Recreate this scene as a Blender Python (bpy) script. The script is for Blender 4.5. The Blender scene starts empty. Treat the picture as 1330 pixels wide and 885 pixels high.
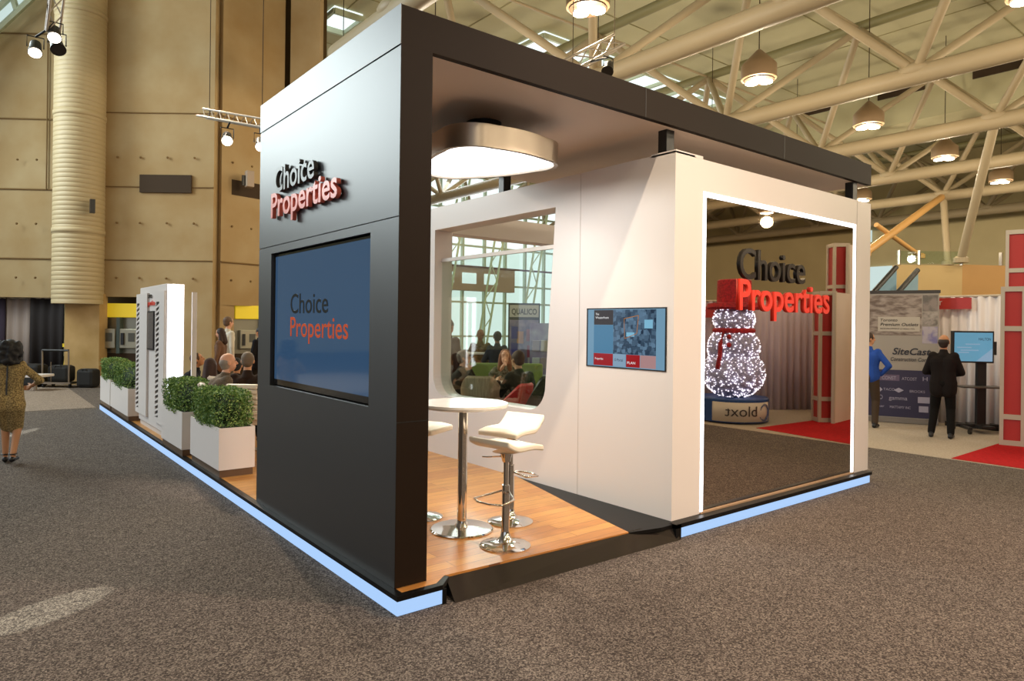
import bpy, bmesh, math, random
from mathutils import Vector, Matrix, Quaternion
from math import sin, cos, pi, radians, sqrt, atan2
random.seed(7)
S = bpy.context.scene
COL = S.collection
# ------------------------------------------------------------------ camera
FPX, CXP, CYP, ROLL, HC = 885., 665., 423.2, radians(.705), 1.85
AY = radians(38.48)
Fv = Vector((sin(AY), cos(AY), 0)); Rv = Vector((cos(AY), -sin(AY), 0)); Uv = Vector((0, 0, 1))
CAM = Vector((-2.1205, -3.795, HC))
cd = bpy.data.cameras.new('camera'); cam = bpy.data.objects.new('camera', cd); COL.objects.link(cam)
cd.sensor_width = 36; cd.lens = 36*FPX/1330; cd.shift_y = -(442.5-CYP)/1330; cd.clip_end = 300
r_ = Rv*cos(ROLL)+Uv*sin(ROLL); u_ = -Rv*sin(ROLL)+Uv*cos(ROLL); b_ = -Fv
cam.matrix_world = Matrix(((r_.x, u_.x, b_.x, CAM.x), (r_.y, u_.y, b_.y, CAM.y), (r_.z, u_.z, b_.z, CAM.z), (0, 0, 0, 1)))
S.camera = cam
# ------------------------------------------------------------------ world, exposure
w = bpy.data.worlds.new('world'); S.world = w; w.use_nodes = True
w.node_tree.nodes['Background'].inputs[0].default_value = (0.80, 0.88, 1.0, 1)
w.node_tree.nodes['Background'].inputs[1].default_value = 0.9
S.view_settings.view_transform = 'Standard'; S.view_settings.look = 'None'
S.view_settings.exposure = 0.0; S.view_settings.gamma = 1; S.view_settings.use_curve_mapping = False
S.cycles.use_denoising = True
S.cycles.max_bounces = 7; S.cycles.diffuse_bounces = 3; S.cycles.glossy_bounces = 4; S.cycles.transmission_bounces = 4
S.cycles.sample_clamp_indirect = 4
def light(name, kind, loc, target, power, color, size=.3, **kw):
    l = bpy.data.lights.new(name, kind); l.energy = power; l.color = color
    if kind == 'AREA': l.size = size
    else: l.shadow_soft_size = size
    for k, v in kw.items(): setattr(l, k, v)
    o = bpy.data.objects.new(name, l); COL.objects.link(o); o.location = loc
    if target is not None:
        o.rotation_euler = (Vector(target)-Vector(loc)).to_track_quat('-Z', 'Y').to_euler()
    return o
# two stage spotlights, then spots added for the floor and sun patches
light('stage_light_front', 'SPOT', (-1.0, -3.0, 9.8), (2.75, 0.3, 2.3), 2600, (1, .84, .62), .10, spot_size=radians(24), spot_blend=1.0)
light('stage_light_back', 'SPOT', (1.4, 12.4, 8.2), (2.6, -1.5, 0), 3400, (1, .82, .62), .15, spot_size=radians(52), spot_blend=.6)
light('added_floor_spot', 'SPOT', (7.0, -7.5, 8.9), (2.2, -2.2, 0.0), 3600, (1, .74, .62), .3, spot_size=radians(60), spot_blend=.8)  # unseen spot added to brighten the carpet on the right
light('sun_gleam_carpet', 'SPOT', (-9.5, -3.2, 4.6), (-1.72, 1.42, 0), 11000, (.93, 1, .86), .02, spot_size=radians(2.3), spot_blend=.35)  # this and the next: unseen narrow spots added to throw the sun patches
light('sun_gleam_far', 'SPOT', (-7.3, -.4, 2.6), (-1.45, 9.9, 0), 36000, (.93, 1, .92), .02, spot_size=radians(1.1), spot_blend=.3)
# daylight from the roof lights and the glazed front of the hall, plus an added tower sheen
light('daylight_left', 'AREA', (-13, 12, 11.5), (2, 4, 0), 900, (.80, .90, 1.0), 8)
light('added_tower_sheen', 'AREA', (-7.3, 18.8, 9.6), (0, 2, 2.5), 1900, (.86, .97, .97), 6.0)  # unseen area light added to give the black tower face its sheen
light('daylight_front', 'AREA', (22, 27, 9), (6, 6, 1), 1500, (.88, .95, 1.0), 9)

# ------------------------------------------------------------------ materials
def lin(h):
    h = h.lstrip('#'); c = [int(h[i:i+2], 16)/255 for i in (0, 2, 4)]
    return tuple(x/12.92 if x <= .04045 else ((x+.055)/1.055)**2.4 for x in c)+(1,)
MC = {}
def mat(name, col, rough=.6, metal=0, emit=0, ecol=None, spec=.5, noise=None, bump=None, coat=0, alpha=None):
    if name in MC: return MC[name]
    m = bpy.data.materials.new(name); m.use_nodes = True; nt = m.node_tree; b = nt.nodes['Principled BSDF']
    c = lin(col); b.inputs['Base Color'].default_value = c
    b.inputs['Roughness'].default_value = rough; b.inputs['Metallic'].default_value = metal
    b.inputs['Specular IOR Level'].default_value = spec
    if coat: b.inputs['Coat Weight'].default_value = coat; b.inputs['Coat Roughness'].default_value = .05
    if emit: b.inputs['Emission Color'].default_value = lin(ecol or col); b.inputs['Emission Strength'].default_value = emit
    tc = nt.nodes.new('ShaderNodeTexCoord')
    if noise:      # (second colour, scale, contrast, stretch)
        n = nt.nodes.new('ShaderNodeTexNoise'); n.inputs['Scale'].default_value = noise[1]; n.inputs['Detail'].default_value = 4
        mp = nt.nodes.new('ShaderNodeMapping'); mp.inputs['Scale'].default_value = noise[3] if len(noise) > 3 else (1, 1, 1)
        nt.links.new(tc.outputs['Object'], mp.inputs[0]); nt.links.new(mp.outputs[0], n.inputs['Vector'])
        r = nt.nodes.new('ShaderNodeMapRange'); k = noise[2]; r.inputs[1].default_value = .5-k; r.inputs[2].default_value = .5+k
        nt.links.new(n.outputs['Fac'], r.inputs[0])
        mx = nt.nodes.new('ShaderNodeMix'); mx.data_type = 'RGBA'; mx.inputs[6].default_value = c; mx.inputs[7].default_value = lin(noise[0])
        nt.links.new(r.outputs[0], mx.inputs[0]); nt.links.new(mx.outputs[2], b.inputs['Base Color'])
    if bump:
        n = nt.nodes.new('ShaderNodeTexNoise'); n.inputs['Scale'].default_value = bump[0]; n.inputs['Detail'].default_value = 3
        nt.links.new(tc.outputs['Object'], n.inputs['Vector'])
        bp = nt.nodes.new('ShaderNodeBump'); bp.inputs['Strength'].default_value = bump[1]; bp.inputs['Distance'].default_value = .02
        nt.links.new(n.outputs['Fac'], bp.inputs['Height']); nt.links.new(bp.outputs[0], b.inputs['Normal'])
    MC[name] = m; return m
def glass(name, tint='#eef6f2', amt=.12):
    m = bpy.data.materials.new(name); m.use_nodes = True; nt = m.node_tree; nt.nodes.clear()
    o = nt.nodes.new('ShaderNodeOutputMaterial'); t = nt.nodes.new('ShaderNodeBsdfTransparent'); t.inputs[0].default_value = lin(tint)
    g = nt.nodes.new('ShaderNodeBsdfGlossy'); g.inputs['Roughness'].default_value = .02
    mx = nt.nodes.new('ShaderNodeMixShader'); f = nt.nodes.new('ShaderNodeLayerWeight'); f.inputs[0].default_value = .12
    nt.links.new(f.outputs['Fresnel' if False else 'Facing'], mx.inputs[0]); nt.links.new(t.outputs[0], mx.inputs[1]); nt.links.new(g.outputs[0], mx.inputs[2])
    nt.links.new(mx.outputs[0], o.inputs[0]); return m
def carpet(name, c1, c2, c3):
    m = mat(name, c1, .95, spec=.12); nt = m.node_tree; b = nt.nodes['Principled BSDF']; tc = nt.nodes.new('ShaderNodeTexCoord')
    n = nt.nodes.new('ShaderNodeTexVoronoi'); n.inputs['Scale'].default_value = 120; sp = nt.nodes.new('ShaderNodeSeparateColor')
    r = nt.nodes.new('ShaderNodeValToRGB'); e = r.color_ramp.elements; e[0].position = .1; e[0].color = lin(c2); e[1].position = .95; e[1].color = lin(c3)
    k = e.new(.5); k.color = lin(c1)
    n2 = nt.nodes.new('ShaderNodeTexNoise'); n2.inputs['Scale'].default_value = 7; n2.inputs['Detail'].default_value = 7; n2.inputs['Roughness'].default_value = .75
    mx = nt.nodes.new('ShaderNodeMix'); mx.data_type = 'RGBA'; mx.blend_type = 'MULTIPLY'; mx.inputs[0].default_value = .5
    r2 = nt.nodes.new('ShaderNodeMapRange'); r2.inputs[1].default_value = .3; r2.inputs[2].default_value = .7; r2.inputs[3].default_value = .6; r2.inputs[4].default_value = 1.15
    for x in (n, n2): nt.links.new(tc.outputs['Object'], x.inputs['Vector'])
    nt.links.new(n.outputs['Color'], sp.inputs[0]); nt.links.new(sp.outputs[0], r.inputs[0]); nt.links.new(n2.outputs['Fac'], r2.inputs[0])
    nt.links.new(r.outputs[0], mx.inputs[6]); nt.links.new(r2.outputs[0], mx.inputs[7]); nt.links.new(mx.outputs[2], b.inputs['Base Color'])
    return m
def wood(name):
    m = mat(name, '#c98a4a', .32, spec=.5); nt = m.node_tree; b = nt.nodes['Principled BSDF']; tc = nt.nodes.new('ShaderNodeTexCoord')
    br = nt.nodes.new('ShaderNodeTexBrick'); br.inputs['Scale'].default_value = 1; br.inputs['Brick Width'].default_value = 1.2; br.inputs['Row Height'].default_value = .12
    br.inputs['Mortar Size'].default_value = .0025; br.inputs['Color1'].default_value = lin('#b97a3a'); br.inputs['Color2'].default_value = lin('#d0964c'); br.inputs['Mortar'].default_value = lin('#7a4a24')
    n = nt.nodes.new('ShaderNodeTexNoise'); n.inputs['Scale'].default_value = 6; n.inputs['Detail'].default_value = 5
    mp = nt.nodes.new('ShaderNodeMapping'); mp.inputs['Scale'].default_value = (1, 9, 1)
    mx = nt.nodes.new('ShaderNodeMix'); mx.data_type = 'RGBA'; mx.blend_type = 'MULTIPLY'; mx.inputs[0].default_value = .5
    r = nt.nodes.new('ShaderNodeMapRange'); r.inputs[1].default_value = .3; r.inputs[2].default_value = .7; r.inputs[3].default_value = .6; r.inputs[4].default_value = 1.1
    nt.links.new(tc.outputs['Object'], br.inputs['Vector']); nt.links.new(tc.outputs['Object'], mp.inputs[0]); nt.links.new(mp.outputs[0], n.inputs['Vector'])
    nt.links.new(n.outputs['Fac'], r.inputs[0]); nt.links.new(br.outputs['Color'], mx.inputs[6]); nt.links.new(r.outputs[0], mx.inputs[7]); nt.links.new(mx.outputs[2], b.inputs['Base Color'])
    return m
M_CARPET = carpet('carpet_speckled', '#5a504a', '#3a332f', '#857a70')
M_CARPET2 = carpet('carpet_aisle', '#8a7a6a', '#6d6054', '#a5968a')
M_GREYC = mat('carpet_light_grey', '#b3a594', .95, spec=.1, noise=('#9b8e7e', 40, .2))
M_RED = mat('carpet_red', '#b81e20', .9, spec=.1, noise=('#98181a', 30, .2))
M_WOOD = wood('wood_planks')
M_WHITE = mat('white_laminate', '#d9d0ca', .35, spec=.35)
M_WHITEG = mat('white_gloss', '#ece6de', .15, spec=.5)
M_BLACK = mat('black_laminate', '#21170f', .5, spec=.1, bump=(3, .02))
M_SATIN = mat('black_satin_panel', '#1a1715', .42, spec=1.0)
M_BLACKG = mat('black_gloss', '#2a2421', .08, spec=.6)
M_BLK = mat('black_plastic', '#0e0d0d', .4)
M_CHROME = mat('chrome', '#e0dcd6', .06, 1)
M_STEEL = mat('brushed_steel', '#a89a88', .28, 1)
M_CONC = mat('concrete_tan', '#b09a74', .85, noise=('#9d8055', .9, .25), spec=.2)
M_CONCD = mat('concrete_dark', '#5f4c30', .85, noise=('#4e3e27', 1, .25), spec=.2)
M_CONCL = mat('concrete_pale', '#c0a070', .85, noise=('#a2824f', 1.5, .25), spec=.2)
M_GROOVE = mat('groove_dark', '#3a2a18', .9)
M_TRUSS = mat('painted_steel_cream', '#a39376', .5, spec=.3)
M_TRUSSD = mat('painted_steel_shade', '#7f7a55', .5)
M_CEIL = mat('ceiling_panel', '#bfba9a', .9, noise=('#aea888', .5, .3), spec=.1)
M_DUCT = mat('duct_cream', '#b5a27c', .55)
M_LED = mat('led_blue', '#20242c', .5, emit=1.0, ecol='#a9cdfa')
M_LEDW = mat('led_white', '#ffffff', .5, emit=3.2, ecol='#f2f6ff')
M_LAMPW = mat('diffuser_white', '#ffffff', .5, emit=2.6, ecol='#f6fbff')
M_HOT = mat('lamp_hot', '#ffffff', .5, emit=9, ecol='#fff0d8')
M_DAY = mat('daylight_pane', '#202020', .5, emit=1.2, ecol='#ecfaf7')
M_DAY2 = mat('daylight_pane_dim', '#202020', .5, emit=.8, ecol='#dcf2ee')
M_DRKP = mat('drape_white', '#d9cfcb', .85, spec=.1)
M_REDP = mat('red_panel', '#ac2a22', .5)
M_FRAME = mat('frame_grey', '#b3a490', .35, metal=.3)
M_RED2 = mat('logo_red', '#d42a1c', .35, emit=.0)
M_GREYL = mat('logo_grey', '#2e2a27', .3)
M_BEIGE = mat('balcony_beige', '#bfa470', .6, noise=('#b69a66', 1, .3))
M_GLASS = glass('clear_glass')
# ------------------------------------------------------------------ object helpers
def link(o, parent=None):
    COL.objects.link(o)
    if parent is not None: o.parent = parent
    return o
def tag(o, label=None, cat=None, group=None, kind=None):
    if label: o['label'] = label
    if cat: o['category'] = cat
    if group: o['group'] = group
    if kind: o['kind'] = kind
    return o
def thing(name, label, cat, loc=(0, 0, 0), rz=0, group=None):
    o = bpy.data.objects.new(name, None); o.empty_display_size = .1; link(o); o.location = loc; o.rotation_euler = (0, 0, rz)
    return tag(o, label, cat, group)
def copy_tree(o, parent=None):
    c = o.copy(); COL.objects.link(c)
    if parent is not None: c.parent = parent
    for ch in [x for x in bpy.data.objects if x.parent == o]: copy_tree(ch, c)
    return c
class MB:
    def __init__(s): s.bm = bmesh.new()
    def _v(s, pts): return [s.bm.verts.new(p) for p in pts]
    def box(s, x0, x1, y0, y1, z0, z1, mi=0):
        v = s._v([(x, y, z) for z in (z0, z1) for y in (y0, y1) for x in (x0, x1)])
        for f in ((0, 2, 3, 1), (4, 5, 7, 6), (0, 1, 5, 4), (2, 6, 7, 3), (0, 4, 6, 2), (1, 3, 7, 5)):
            s.bm.faces.new([v[i] for i in f]).material_index = mi
        return s
    def obox(s, c, ax, ay, az, hx, hy, hz):   # oriented box
        c = Vector(c); ax, ay, az = (Vector(a).normalized() for a in (ax, ay, az))
        v = s._v([c+ax*hx*i+ay*hy*j+az*hz*k for k in (-1, 1) for j in (-1, 1) for i in (-1, 1)])
        for f in ((0, 2, 3, 1), (4, 5, 7, 6), (0, 1, 5, 4), (2, 6, 7, 3), (0, 4, 6, 2), (1, 3, 7, 5)): s.bm.faces.new([v[i] for i in f])
        return s
    def quad(s, a, b, c, d): s.bm.faces.new(s._v([a, b, c, d])); return s
    def prism(s, poly, d0, d1, plane='xy'):
        def P(p, d): return {'xy': (p[0], p[1], d), 'yz': (d, p[0], p[1]), 'xz': (p[0], d, p[1])}[plane]
        a = s._v([P(p, d0) for p in poly]); b = s._v([P(p, d1) for p in poly]); n = len(poly)
        s.bm.faces.new(a); s.bm.faces.new(b[::-1])
        for i in range(n): s.bm.faces.new([a[i], b[i], b[(i+1) % n], a[(i+1) % n]])
        return s
    def lathe(s, prof, c=(0, 0, 0), n=32, cap=True):
        rings = []
        for r, z in prof: rings.append(s._v([(c[0]+r*cos(2*pi*i/n), c[1]+r*sin(2*pi*i/n), c[2]+z) for i in range(n)]))
        for a, b in zip(rings, rings[1:]):
            for i in range(n): s.bm.faces.new([a[i], a[(i+1) % n], b[(i+1) % n], b[i]])
        if cap: s.bm.faces.new(rings[0][::-1]); s.bm.faces.new(rings[-1])
        return s
    def tube(s, pts, r, n=10, closed=False, r2=None):
        pts = [Vector(p) for p in pts]; rings = []; N = len(pts)
        for i, p in enumerate(pts):
            if closed: t = pts[(i+1) % N]-pts[i-1]
            else: t = (pts[min(i+1, N-1)]-pts[max(i-1, 0)])
            t.normalize(); up = Vector((0, 0, 1)) if abs(t.z) < .95 else Vector((1, 0, 0))
            a = t.cross(up).normalized(); b = t.cross(a)
            rr = r if r2 is None else r+(r2-r)*i/(N-1)
            rings.append(s._v([p+a*rr*cos(2*pi*k/n)+b*rr*sin(2*pi*k/n) for k in range(n)]))
        prs = list(zip(rings, rings[1:]))+([(rings[-1], rings[0])] if closed else [])
        for A, B in prs:
            for k in range(n): s.bm.faces.new([A[k], A[(k+1) % n], B[(k+1) % n], B[k]])
        if not closed: s.bm.faces.new(rings[0][::-1]); s.bm.faces.new(rings[-1])
        return s
    def ell(s, c, rad, rot=None, u=20, v=12):
        c = Vector(c); rings = []
        if isinstance(rad, (int, float)): rad = (rad,)*3
        for j in range(1, v):
            th = pi*j/v; ring = []
            for i in range(u):
                p = Vector((rad[0]*sin(th)*cos(2*pi*i/u), rad[1]*sin(th)*sin(2*pi*i/u), rad[2]*cos(th)))
                if rot is not None: p = rot @ p
                ring.append(c+p)
            rings.append(s._v(ring))
        t = Vector((0, 0, rad[2])); 
        if rot is not None: t = rot @ t
        T = s.bm.verts.new(c+t); B = s.bm.verts.new(c-t)
        for A, Bn in zip(rings, rings[1:]):
            for i in range(u): s.bm.faces.new([A[i], Bn[i], Bn[(i+1) % u], A[(i+1) % u]])
        for i in range(u):
            s.bm.faces.new([T, rings[0][i], rings[0][(i+1) % u]]); s.bm.faces.new([B, rings[-1][(i+1) % u], rings[-1][i]])
        return s
    def cap(s, a, b, ra, rb=None, n=14):      # tapered capsule
        rb = ra if rb is None else rb; a = Vector(a); b = Vector(b)
        d = b-a; L = d.length
        if L < 1e-5: return s.ell(a, ra)
        d /= L; up = Vector((0, 0, 1)) if abs(d.z) < .95 else Vector((1, 0, 0)); x = d.cross(up).normalized(); y = d.cross(x)
        rings = []
        for k in range(1, 5):
            th = pi/2*k/4; rings.append((a-d*ra*cos(th), ra*sin(th)))
        for k in range(0, 4):
            th = pi/2*k/4; rings.append((b+d*rb*sin(th), rb*cos(th)))
        R = [s._v([c+x*r*cos(2*pi*i/n)+y*r*sin(2*pi*i/n) for i in range(n)]) for c, r in rings]
        for A, B in zip(R, R[1:]):
            for i in range(n): s.bm.faces.new([A[i], A[(i+1) % n], B[(i+1) % n], B[i]])
        p = s.bm.verts.new(a-d*ra); q = s.bm.verts.new(b+d*rb)
        for i in range(n): s.bm.faces.new([p, R[0][(i+1) % n], R[0][i]]); s.bm.faces.new([q, R[-1][i], R[-1][(i+1) % n]])
        return s
    def build(s, name, m, parent=None, smooth=False, bevel=0, label=None, kind=None, remesh=0, sm=0, keep=None):
        if not remesh: bmesh.ops.recalc_face_normals(s.bm, faces=s.bm.faces)
        me = bpy.data.meshes.new(name); s.bm.to_mesh(me); s.bm.free()
        o = bpy.data.objects.new(name, me)
        if remesh:
            COL.objects.link(o)
            r = o.modifiers.new('r', 'REMESH'); r.mode = 'VOXEL'; r.voxel_size = remesh
            if sm: q = o.modifiers.new('s', 'SMOOTH'); q.iterations = sm; q.factor = .5
            me2 = bpy.data.meshes.new_from_object(o.evaluated_get(bpy.context.evaluated_depsgraph_get()))
            o.modifiers.clear(); o.data = me2; bpy.data.meshes.remove(me); me = me2; me.name = name; smooth = True
            if parent is not None: o.parent = parent
        else: link(o, parent)
        for mm in (m if isinstance(m, (list, tuple)) else [m]): me.materials.append(mm)
        if smooth:
            me.polygons.foreach_set('use_smooth', [True]*len(me.polygons))
            if smooth == 'auto': me.set_sharp_from_angle(angle=radians(38))
        if bevel:
            q = o.modifiers.new('bevel', 'BEVEL'); q.width = bevel; q.segments = 2; q.limit_method = 'ANGLE'
        if label: o['label'] = label
        if kind: o['kind'] = kind
        return o
def struct(o): o['kind'] = 'structure'; return o
def text(name, body, m, parent, origin, xdir, ydir, width=None, height=.1, depth=.01, bold=0.0, label=None, space=1.0, align='LEFT', shear=0):
    """lettering as a mesh: origin = left end of baseline, xdir reading direction, ydir up"""
    c = bpy.data.curves.new(name, 'FONT'); c.body = body; c.size = 1; c.extrude = .5; c.offset = bold; c.space_character = space; c.resolution_u = 4; c.shear = shear
    t = bpy.data.objects.new(name, c); COL.objects.link(t)
    me = bpy.data.meshes.new_from_object(t.evaluated_get(bpy.context.evaluated_depsgraph_get())); bpy.data.objects.remove(t)
    xs = [v.co.x for v in me.vertices]; x0, x1 = min(xs), max(xs)
    sx = (width/(x1-x0)) if width else height/.7
    sy = height/.7; X = Vector(xdir).normalized(); Y = Vector(ydir).normalized(); Z = X.cross(Y); O = Vector(origin)
    for v in me.vertices: v.co = O+X*((v.co.x-x0)*sx)+Y*(v.co.y*sy)+Z*((v.co.z+.5)*depth)
    me.name = name; me.materials.clear(); me.materials.append(m)
    o = bpy.data.objects.new(name, me); link(o, parent)
    if label: o['label'] = label
    return o
def arcpts(cx, cy, r, a0, a1, n=8): return [(cx+r*cos(radians(a0+(a1-a0)*i/n)), cy+r*sin(radians(a0+(a1-a0)*i/n))) for i in range(n+1)]
def at(px, py, D):     # point of the place seen at a pixel of the photograph at depth D metres
    u = px-CXP; v = -(py-CYP); c, s_ = cos(ROLL), sin(ROLL)
    return CAM+(Fv*FPX+Rv*(u*c-v*s_)+Uv*(u*s_+v*c))*(D/FPX)
def at_z(px, py, z):
    d = at(px, py, 1)-CAM; return CAM+d*((z-HC)/d.z)
UPV = (0, 0, 1)

# ================================================================== HALL SHELL
struct(MB().box(-26, 47, -74, 40, -.1, 0).build('floor', M_CARPET))
struct(MB().box(-26, 47, -74, 40, 13.2, 13.4).build('ceiling', M_CEIL))
struct(MB().box(46.5, 46.8, -74, 40, 0, 13.2).build('wall_right', mat('far_wall', '#c9b98e', .8, noise=('#b5a57c', .4, .3))))
struct(MB().box(-26, 46.8, -74.3, -74, 0, 13.2).build('wall_back', M_CONCD))
t = MB()
t.box(38, 46.4, 34, 34.3, 0, 13.2); t.box(-26, 16, 38, 38.3, 0, 13.2); t.box(16, 38.3, 34, 34.3, 12.0, 13.2); t.box(16, 16.3, 34, 38, 0, 13.2)
struct(t.build('wall_front', mat('far_wall_front', '#c0bb94', .8)))
# ceiling panel joints
t = MB()
for k in range(-3, 12): t.box(k*4.2-.02, k*4.2+.02, -74, 38, 13.18, 13.2)
for k in range(-16, 9): t.box(-26, 46, k*4.5-.02, k*4.5+.02, 13.18, 13.2)
struct(t.build('trim_1', mat('ceiling_joint', '#8f8860', .9)))
# glazed curtain wall at the far front of the hall
t = MB()
t.box(16.3, 38, 34.10, 34.14, 0.2, 12.0)
struct(t.build('window_1', M_DAY))
t = MB()
for i in range(13):
    x = 16.4+i*1.8; t.box(x-.07, x+.07, 33.85, 34.1, 0, 12)
for z in (1.1, 3.4, 4.6, 7.2, 9.6, 11.9): t.box(16.3, 38, 33.9, 34.1, z-.06, z+.06)
struct(t.build('trim_2', mat('mullion_pale', '#b9c2a8', .5)))
# slim steel trusses before the glazing
for i in range(5):
    g = thing('lattice_mast', ['leftmost', 'second from left', 'middle', 'fourth from left', 'rightmost'][i]+' pale lattice mast before the bright glazed front, seen through the booth opening', 'mast', (20+i*3.4, 31.5, 0))
    for s in (-.35, .35): MB().tube([(s, 0, 0), (s+2.2, 0, 11.8)], .07, 8).build('chord', mat('mast_pale', '#bcc6a0', .5), g)
    t = MB()
    for k in range(10):
        a = (-.35 if k % 2 else .35)+2.2*k/10; b = (.35 if k % 2 else -.35)+2.2*(k+1)/10
        t.tube([(a, 0, 1.18*k), (b, 0, 1.18*(k+1))], .035, 6)
    t.build('lacing', MC['mast_pale'], g)
# made-up band standing in for reflections in the booth glass
struct(MB().box(16.5, 27.0, 32.6, 33.2, 4.1, 5.6).build('reflection_band', mat('reflection_tan', '#a88a74', .7)))
struct(MB().box(16.5, 38.0, 32.5, 32.6, 5.6, 5.72).build('trim_6', mat('reflection_line', '#5a1c18', .6)))
for i in range(5): struct(MB().box(17.4+i*1.75, 18.5+i*1.75, 32.55, 32.6, 4.55, 5.25).build('window_%d' % (6+i), M_DAY))  # glowing squares of that built reflection, not real panes
# roof lights
def rooflight(n, x0, x1, y0, y1, label=None, m=M_DAY2):
    struct(MB().box(x0, x1, y0, y1, 13.10, 13.19).build('window_%d' % n, m))
    t = MB(); k = max(1, int((x1-x0)/1.4))
    for i in range(k+1): t.box(x0+(x1-x0)*i/k-.05, x0+(x1-x0)*i/k+.05, y0, y1, 12.95, 13.1)
    k = max(1, int((y1-y0)/2.2))
    for i in range(k+1): t.box(x0, x1, y0+(y1-y0)*i/k-.06, y0+(y1-y0)*i/k+.06, 12.9, 13.1)
    struct(t.build('trim_%d' % (n+10), MC['mullion_pale']))
rooflight(2, -14, -4, 8, 19, m=M_DAY)
q_ = at_z(441, 26, 13.1); rooflight(12, q_.x-.55, q_.x+.55, q_.y-.8, q_.y+.8, m=M_DAY)
rooflight(3, 15, 27, 16, 33, m=M_DAY)
# ---- concrete core at the back left, panels drawn between photograph sight lines at real distances
def wallseg(name, a, b, z0, z1, m, th=.4, n=None):
    a = Vector((a[0], a[1], 0)); b = Vector((b[0], b[1], 0)); d = (b-a).normalized(); nrm = Vector((d.y, -d.x, 0))
    if nrm.dot(CAM-a) > 0: nrm = -nrm
    v = [a, b, b+nrm*th, a+nrm*th]
    o = MB().prism([(p.x, p.y) for p in v], z0, z1).build(name, m); return struct(o)
def xy(px, D): p = at(px, 415, D); return (p.x, p.y)
A0, A1 = xy(-160, 20.2), xy(78, 20.4)
wallseg('wall_left', A0, A1, 2.52, 13.2, M_CONC)
wallseg('wall_left.001', xy(128, 19.8), xy(275.5, 19.8), 2.55, 13.2, M_CONC)
wallseg('wall_left.002', xy(84, 19.5), xy(129, 19.5), 0, 2.62, M_CONCL)
wallseg('wall_left.003', xy(285.5, 20.0), xy(366, 21.6), 2.35, 13.2, M_CONC)
wallseg('wall_left.004', xy(373, 21.5), xy(411, 21.5), 0, 13.2, M_CONC)
wallseg('wall_left.005', xy(120, 20.6), xy(420, 22.4), 0, 13.2, M_CONCD)
wallseg('wall_left.006', xy(200, 19.8), xy(275.5, 19.8), 0, 2.55, M_CONC)
wallseg('wall_left.007', xy(285.5, 20.0), xy(304, 20.4), 0, 2.35, M_CONC)
wallseg('wall_left.008', xy(411, 21.5), xy(430, 30), 0, 9.5, M_CONC)
# horizontal and vertical joints
def joint(pxa, Da, pxb, Db, z, h=.03):
    a = at(pxa, 415, Da-.02); b = at(pxb, 415, Db-.02); t.tube([(a.x, a.y, z), (b.x, b.y, z)], h, 6)
t = MB()
for z in (3.68, 5.75, 7.85, 10.4): joint(-160, 20.2, 78, 20.4, z, .025)
for z in (3.62, 5.75, 7.9): joint(128, 19.8, 275, 19.8, z, .018)
for z in (3.62, 7.9): joint(286, 20.0, 366, 21.6, z, .025)
for px, D in ((58, 20.36), (-40, 20.3)):
    p = at(px, 415, D-.03); t.tube([(p.x, p.y, 5.75), (p.x, p.y, 13)], .02, 6)
struct(t.build('trim_3', mat('joint_line', '#7a5f38', .9)))
# small tie holes
t = MB()
for px in (20, 45, 150, 180, 215, 250, 300, 325):
    for z in (3.1, 4.7, 6.6):
        D = 19.75 if px > 100 else 20.2
        if px > 286: D = 20+(px-286)*.02-.03
        p = at(px, 415, D); t.ell((p.x, p.y, z), .035, u=8, v=5)
struct(t.build('trim_4', MC['joint_line']))
# dark slot with a downpipe
p = at(280, 415, 20.3)
struct(MB().tube([(p.x, p.y, 0), (p.x, p.y, 13.1)], .055, 10).build('trim_5', M_GROOVE))
# big corrugated duct
p = at(101, 415, 19.5); prof = []; z = 2.32
g = thing('ventilation_duct', 'huge cream ribbed vertical duct in front of the concrete wall', 'duct', (p.x, p.y, 0))
while z < 13.0:
    prof += [(.645, z), (.645, z+.10), (.634, z+.115)]; z += .13
MB().lathe(prof, n=40).build('duct_shell', M_DUCT, g, smooth='auto')
for z in (4.3, 7.6, 10.5): MB().lathe([(.66, z), (.665, z+.07), (.66, z+.14)], n=40).build('duct_band', M_DUCT, g, smooth=True)
q = at(120, 268, 18.95)
MB().box(-.06, .06, -.08, .08, 0, .38).build('access_handle', M_BLK, g).location = (q.x-p.x, q.y-p.y, q.z-.19)
# wall vents
def fpanel(px0, px1, D0, D1, py0, py1, name, m, off=.04, label=None, cat=None):
    a = at(px0, py0, D0-off); b = at(px1, py0, D1-off); zc = a.z; zl = at(px0, py1, D0-off).z
    d = Vector((b.x-a.x, b.y-a.y, 0)); L = d.length; d.normalize(); c = (a+b)/2
    o = MB().obox((c.x, c.y, (zc+zl)/2), d, Vector((-d.y, d.x, 0)), UPV, L/2, .03, (zc-zl)/2).build(name, m)
    if label: tag(o, label, cat)
    return o
fpanel(182, 249, 19.8, 19.8, 227, 250, 'air_grille', M_GROOVE, label='dark rectangular air grille on the tan concrete wall above the kiosk', cat='vent')
fpanel(300, 337, 20.3, 21.0, 233, 253, 'air_grille', M_GROOVE, label='dark air grille beside the black booth tower edge, below the stage lights', cat='vent')
q = at(324, 233, 20.2)
g = thing('wall_speaker', 'pale box speaker on the concrete wall over the slanted grille', 'speaker', (q.x, q.y, q.z))
MB().box(-.11, .11, -.12, .12, -.24, .24).build('speaker_box', mat('speaker_pale', '#a08c78', .5), g, bevel=.02)
MB().box(-.2, -.11, .0, .08, -.2, .1).build('bracket', M_BLK, g)
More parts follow.
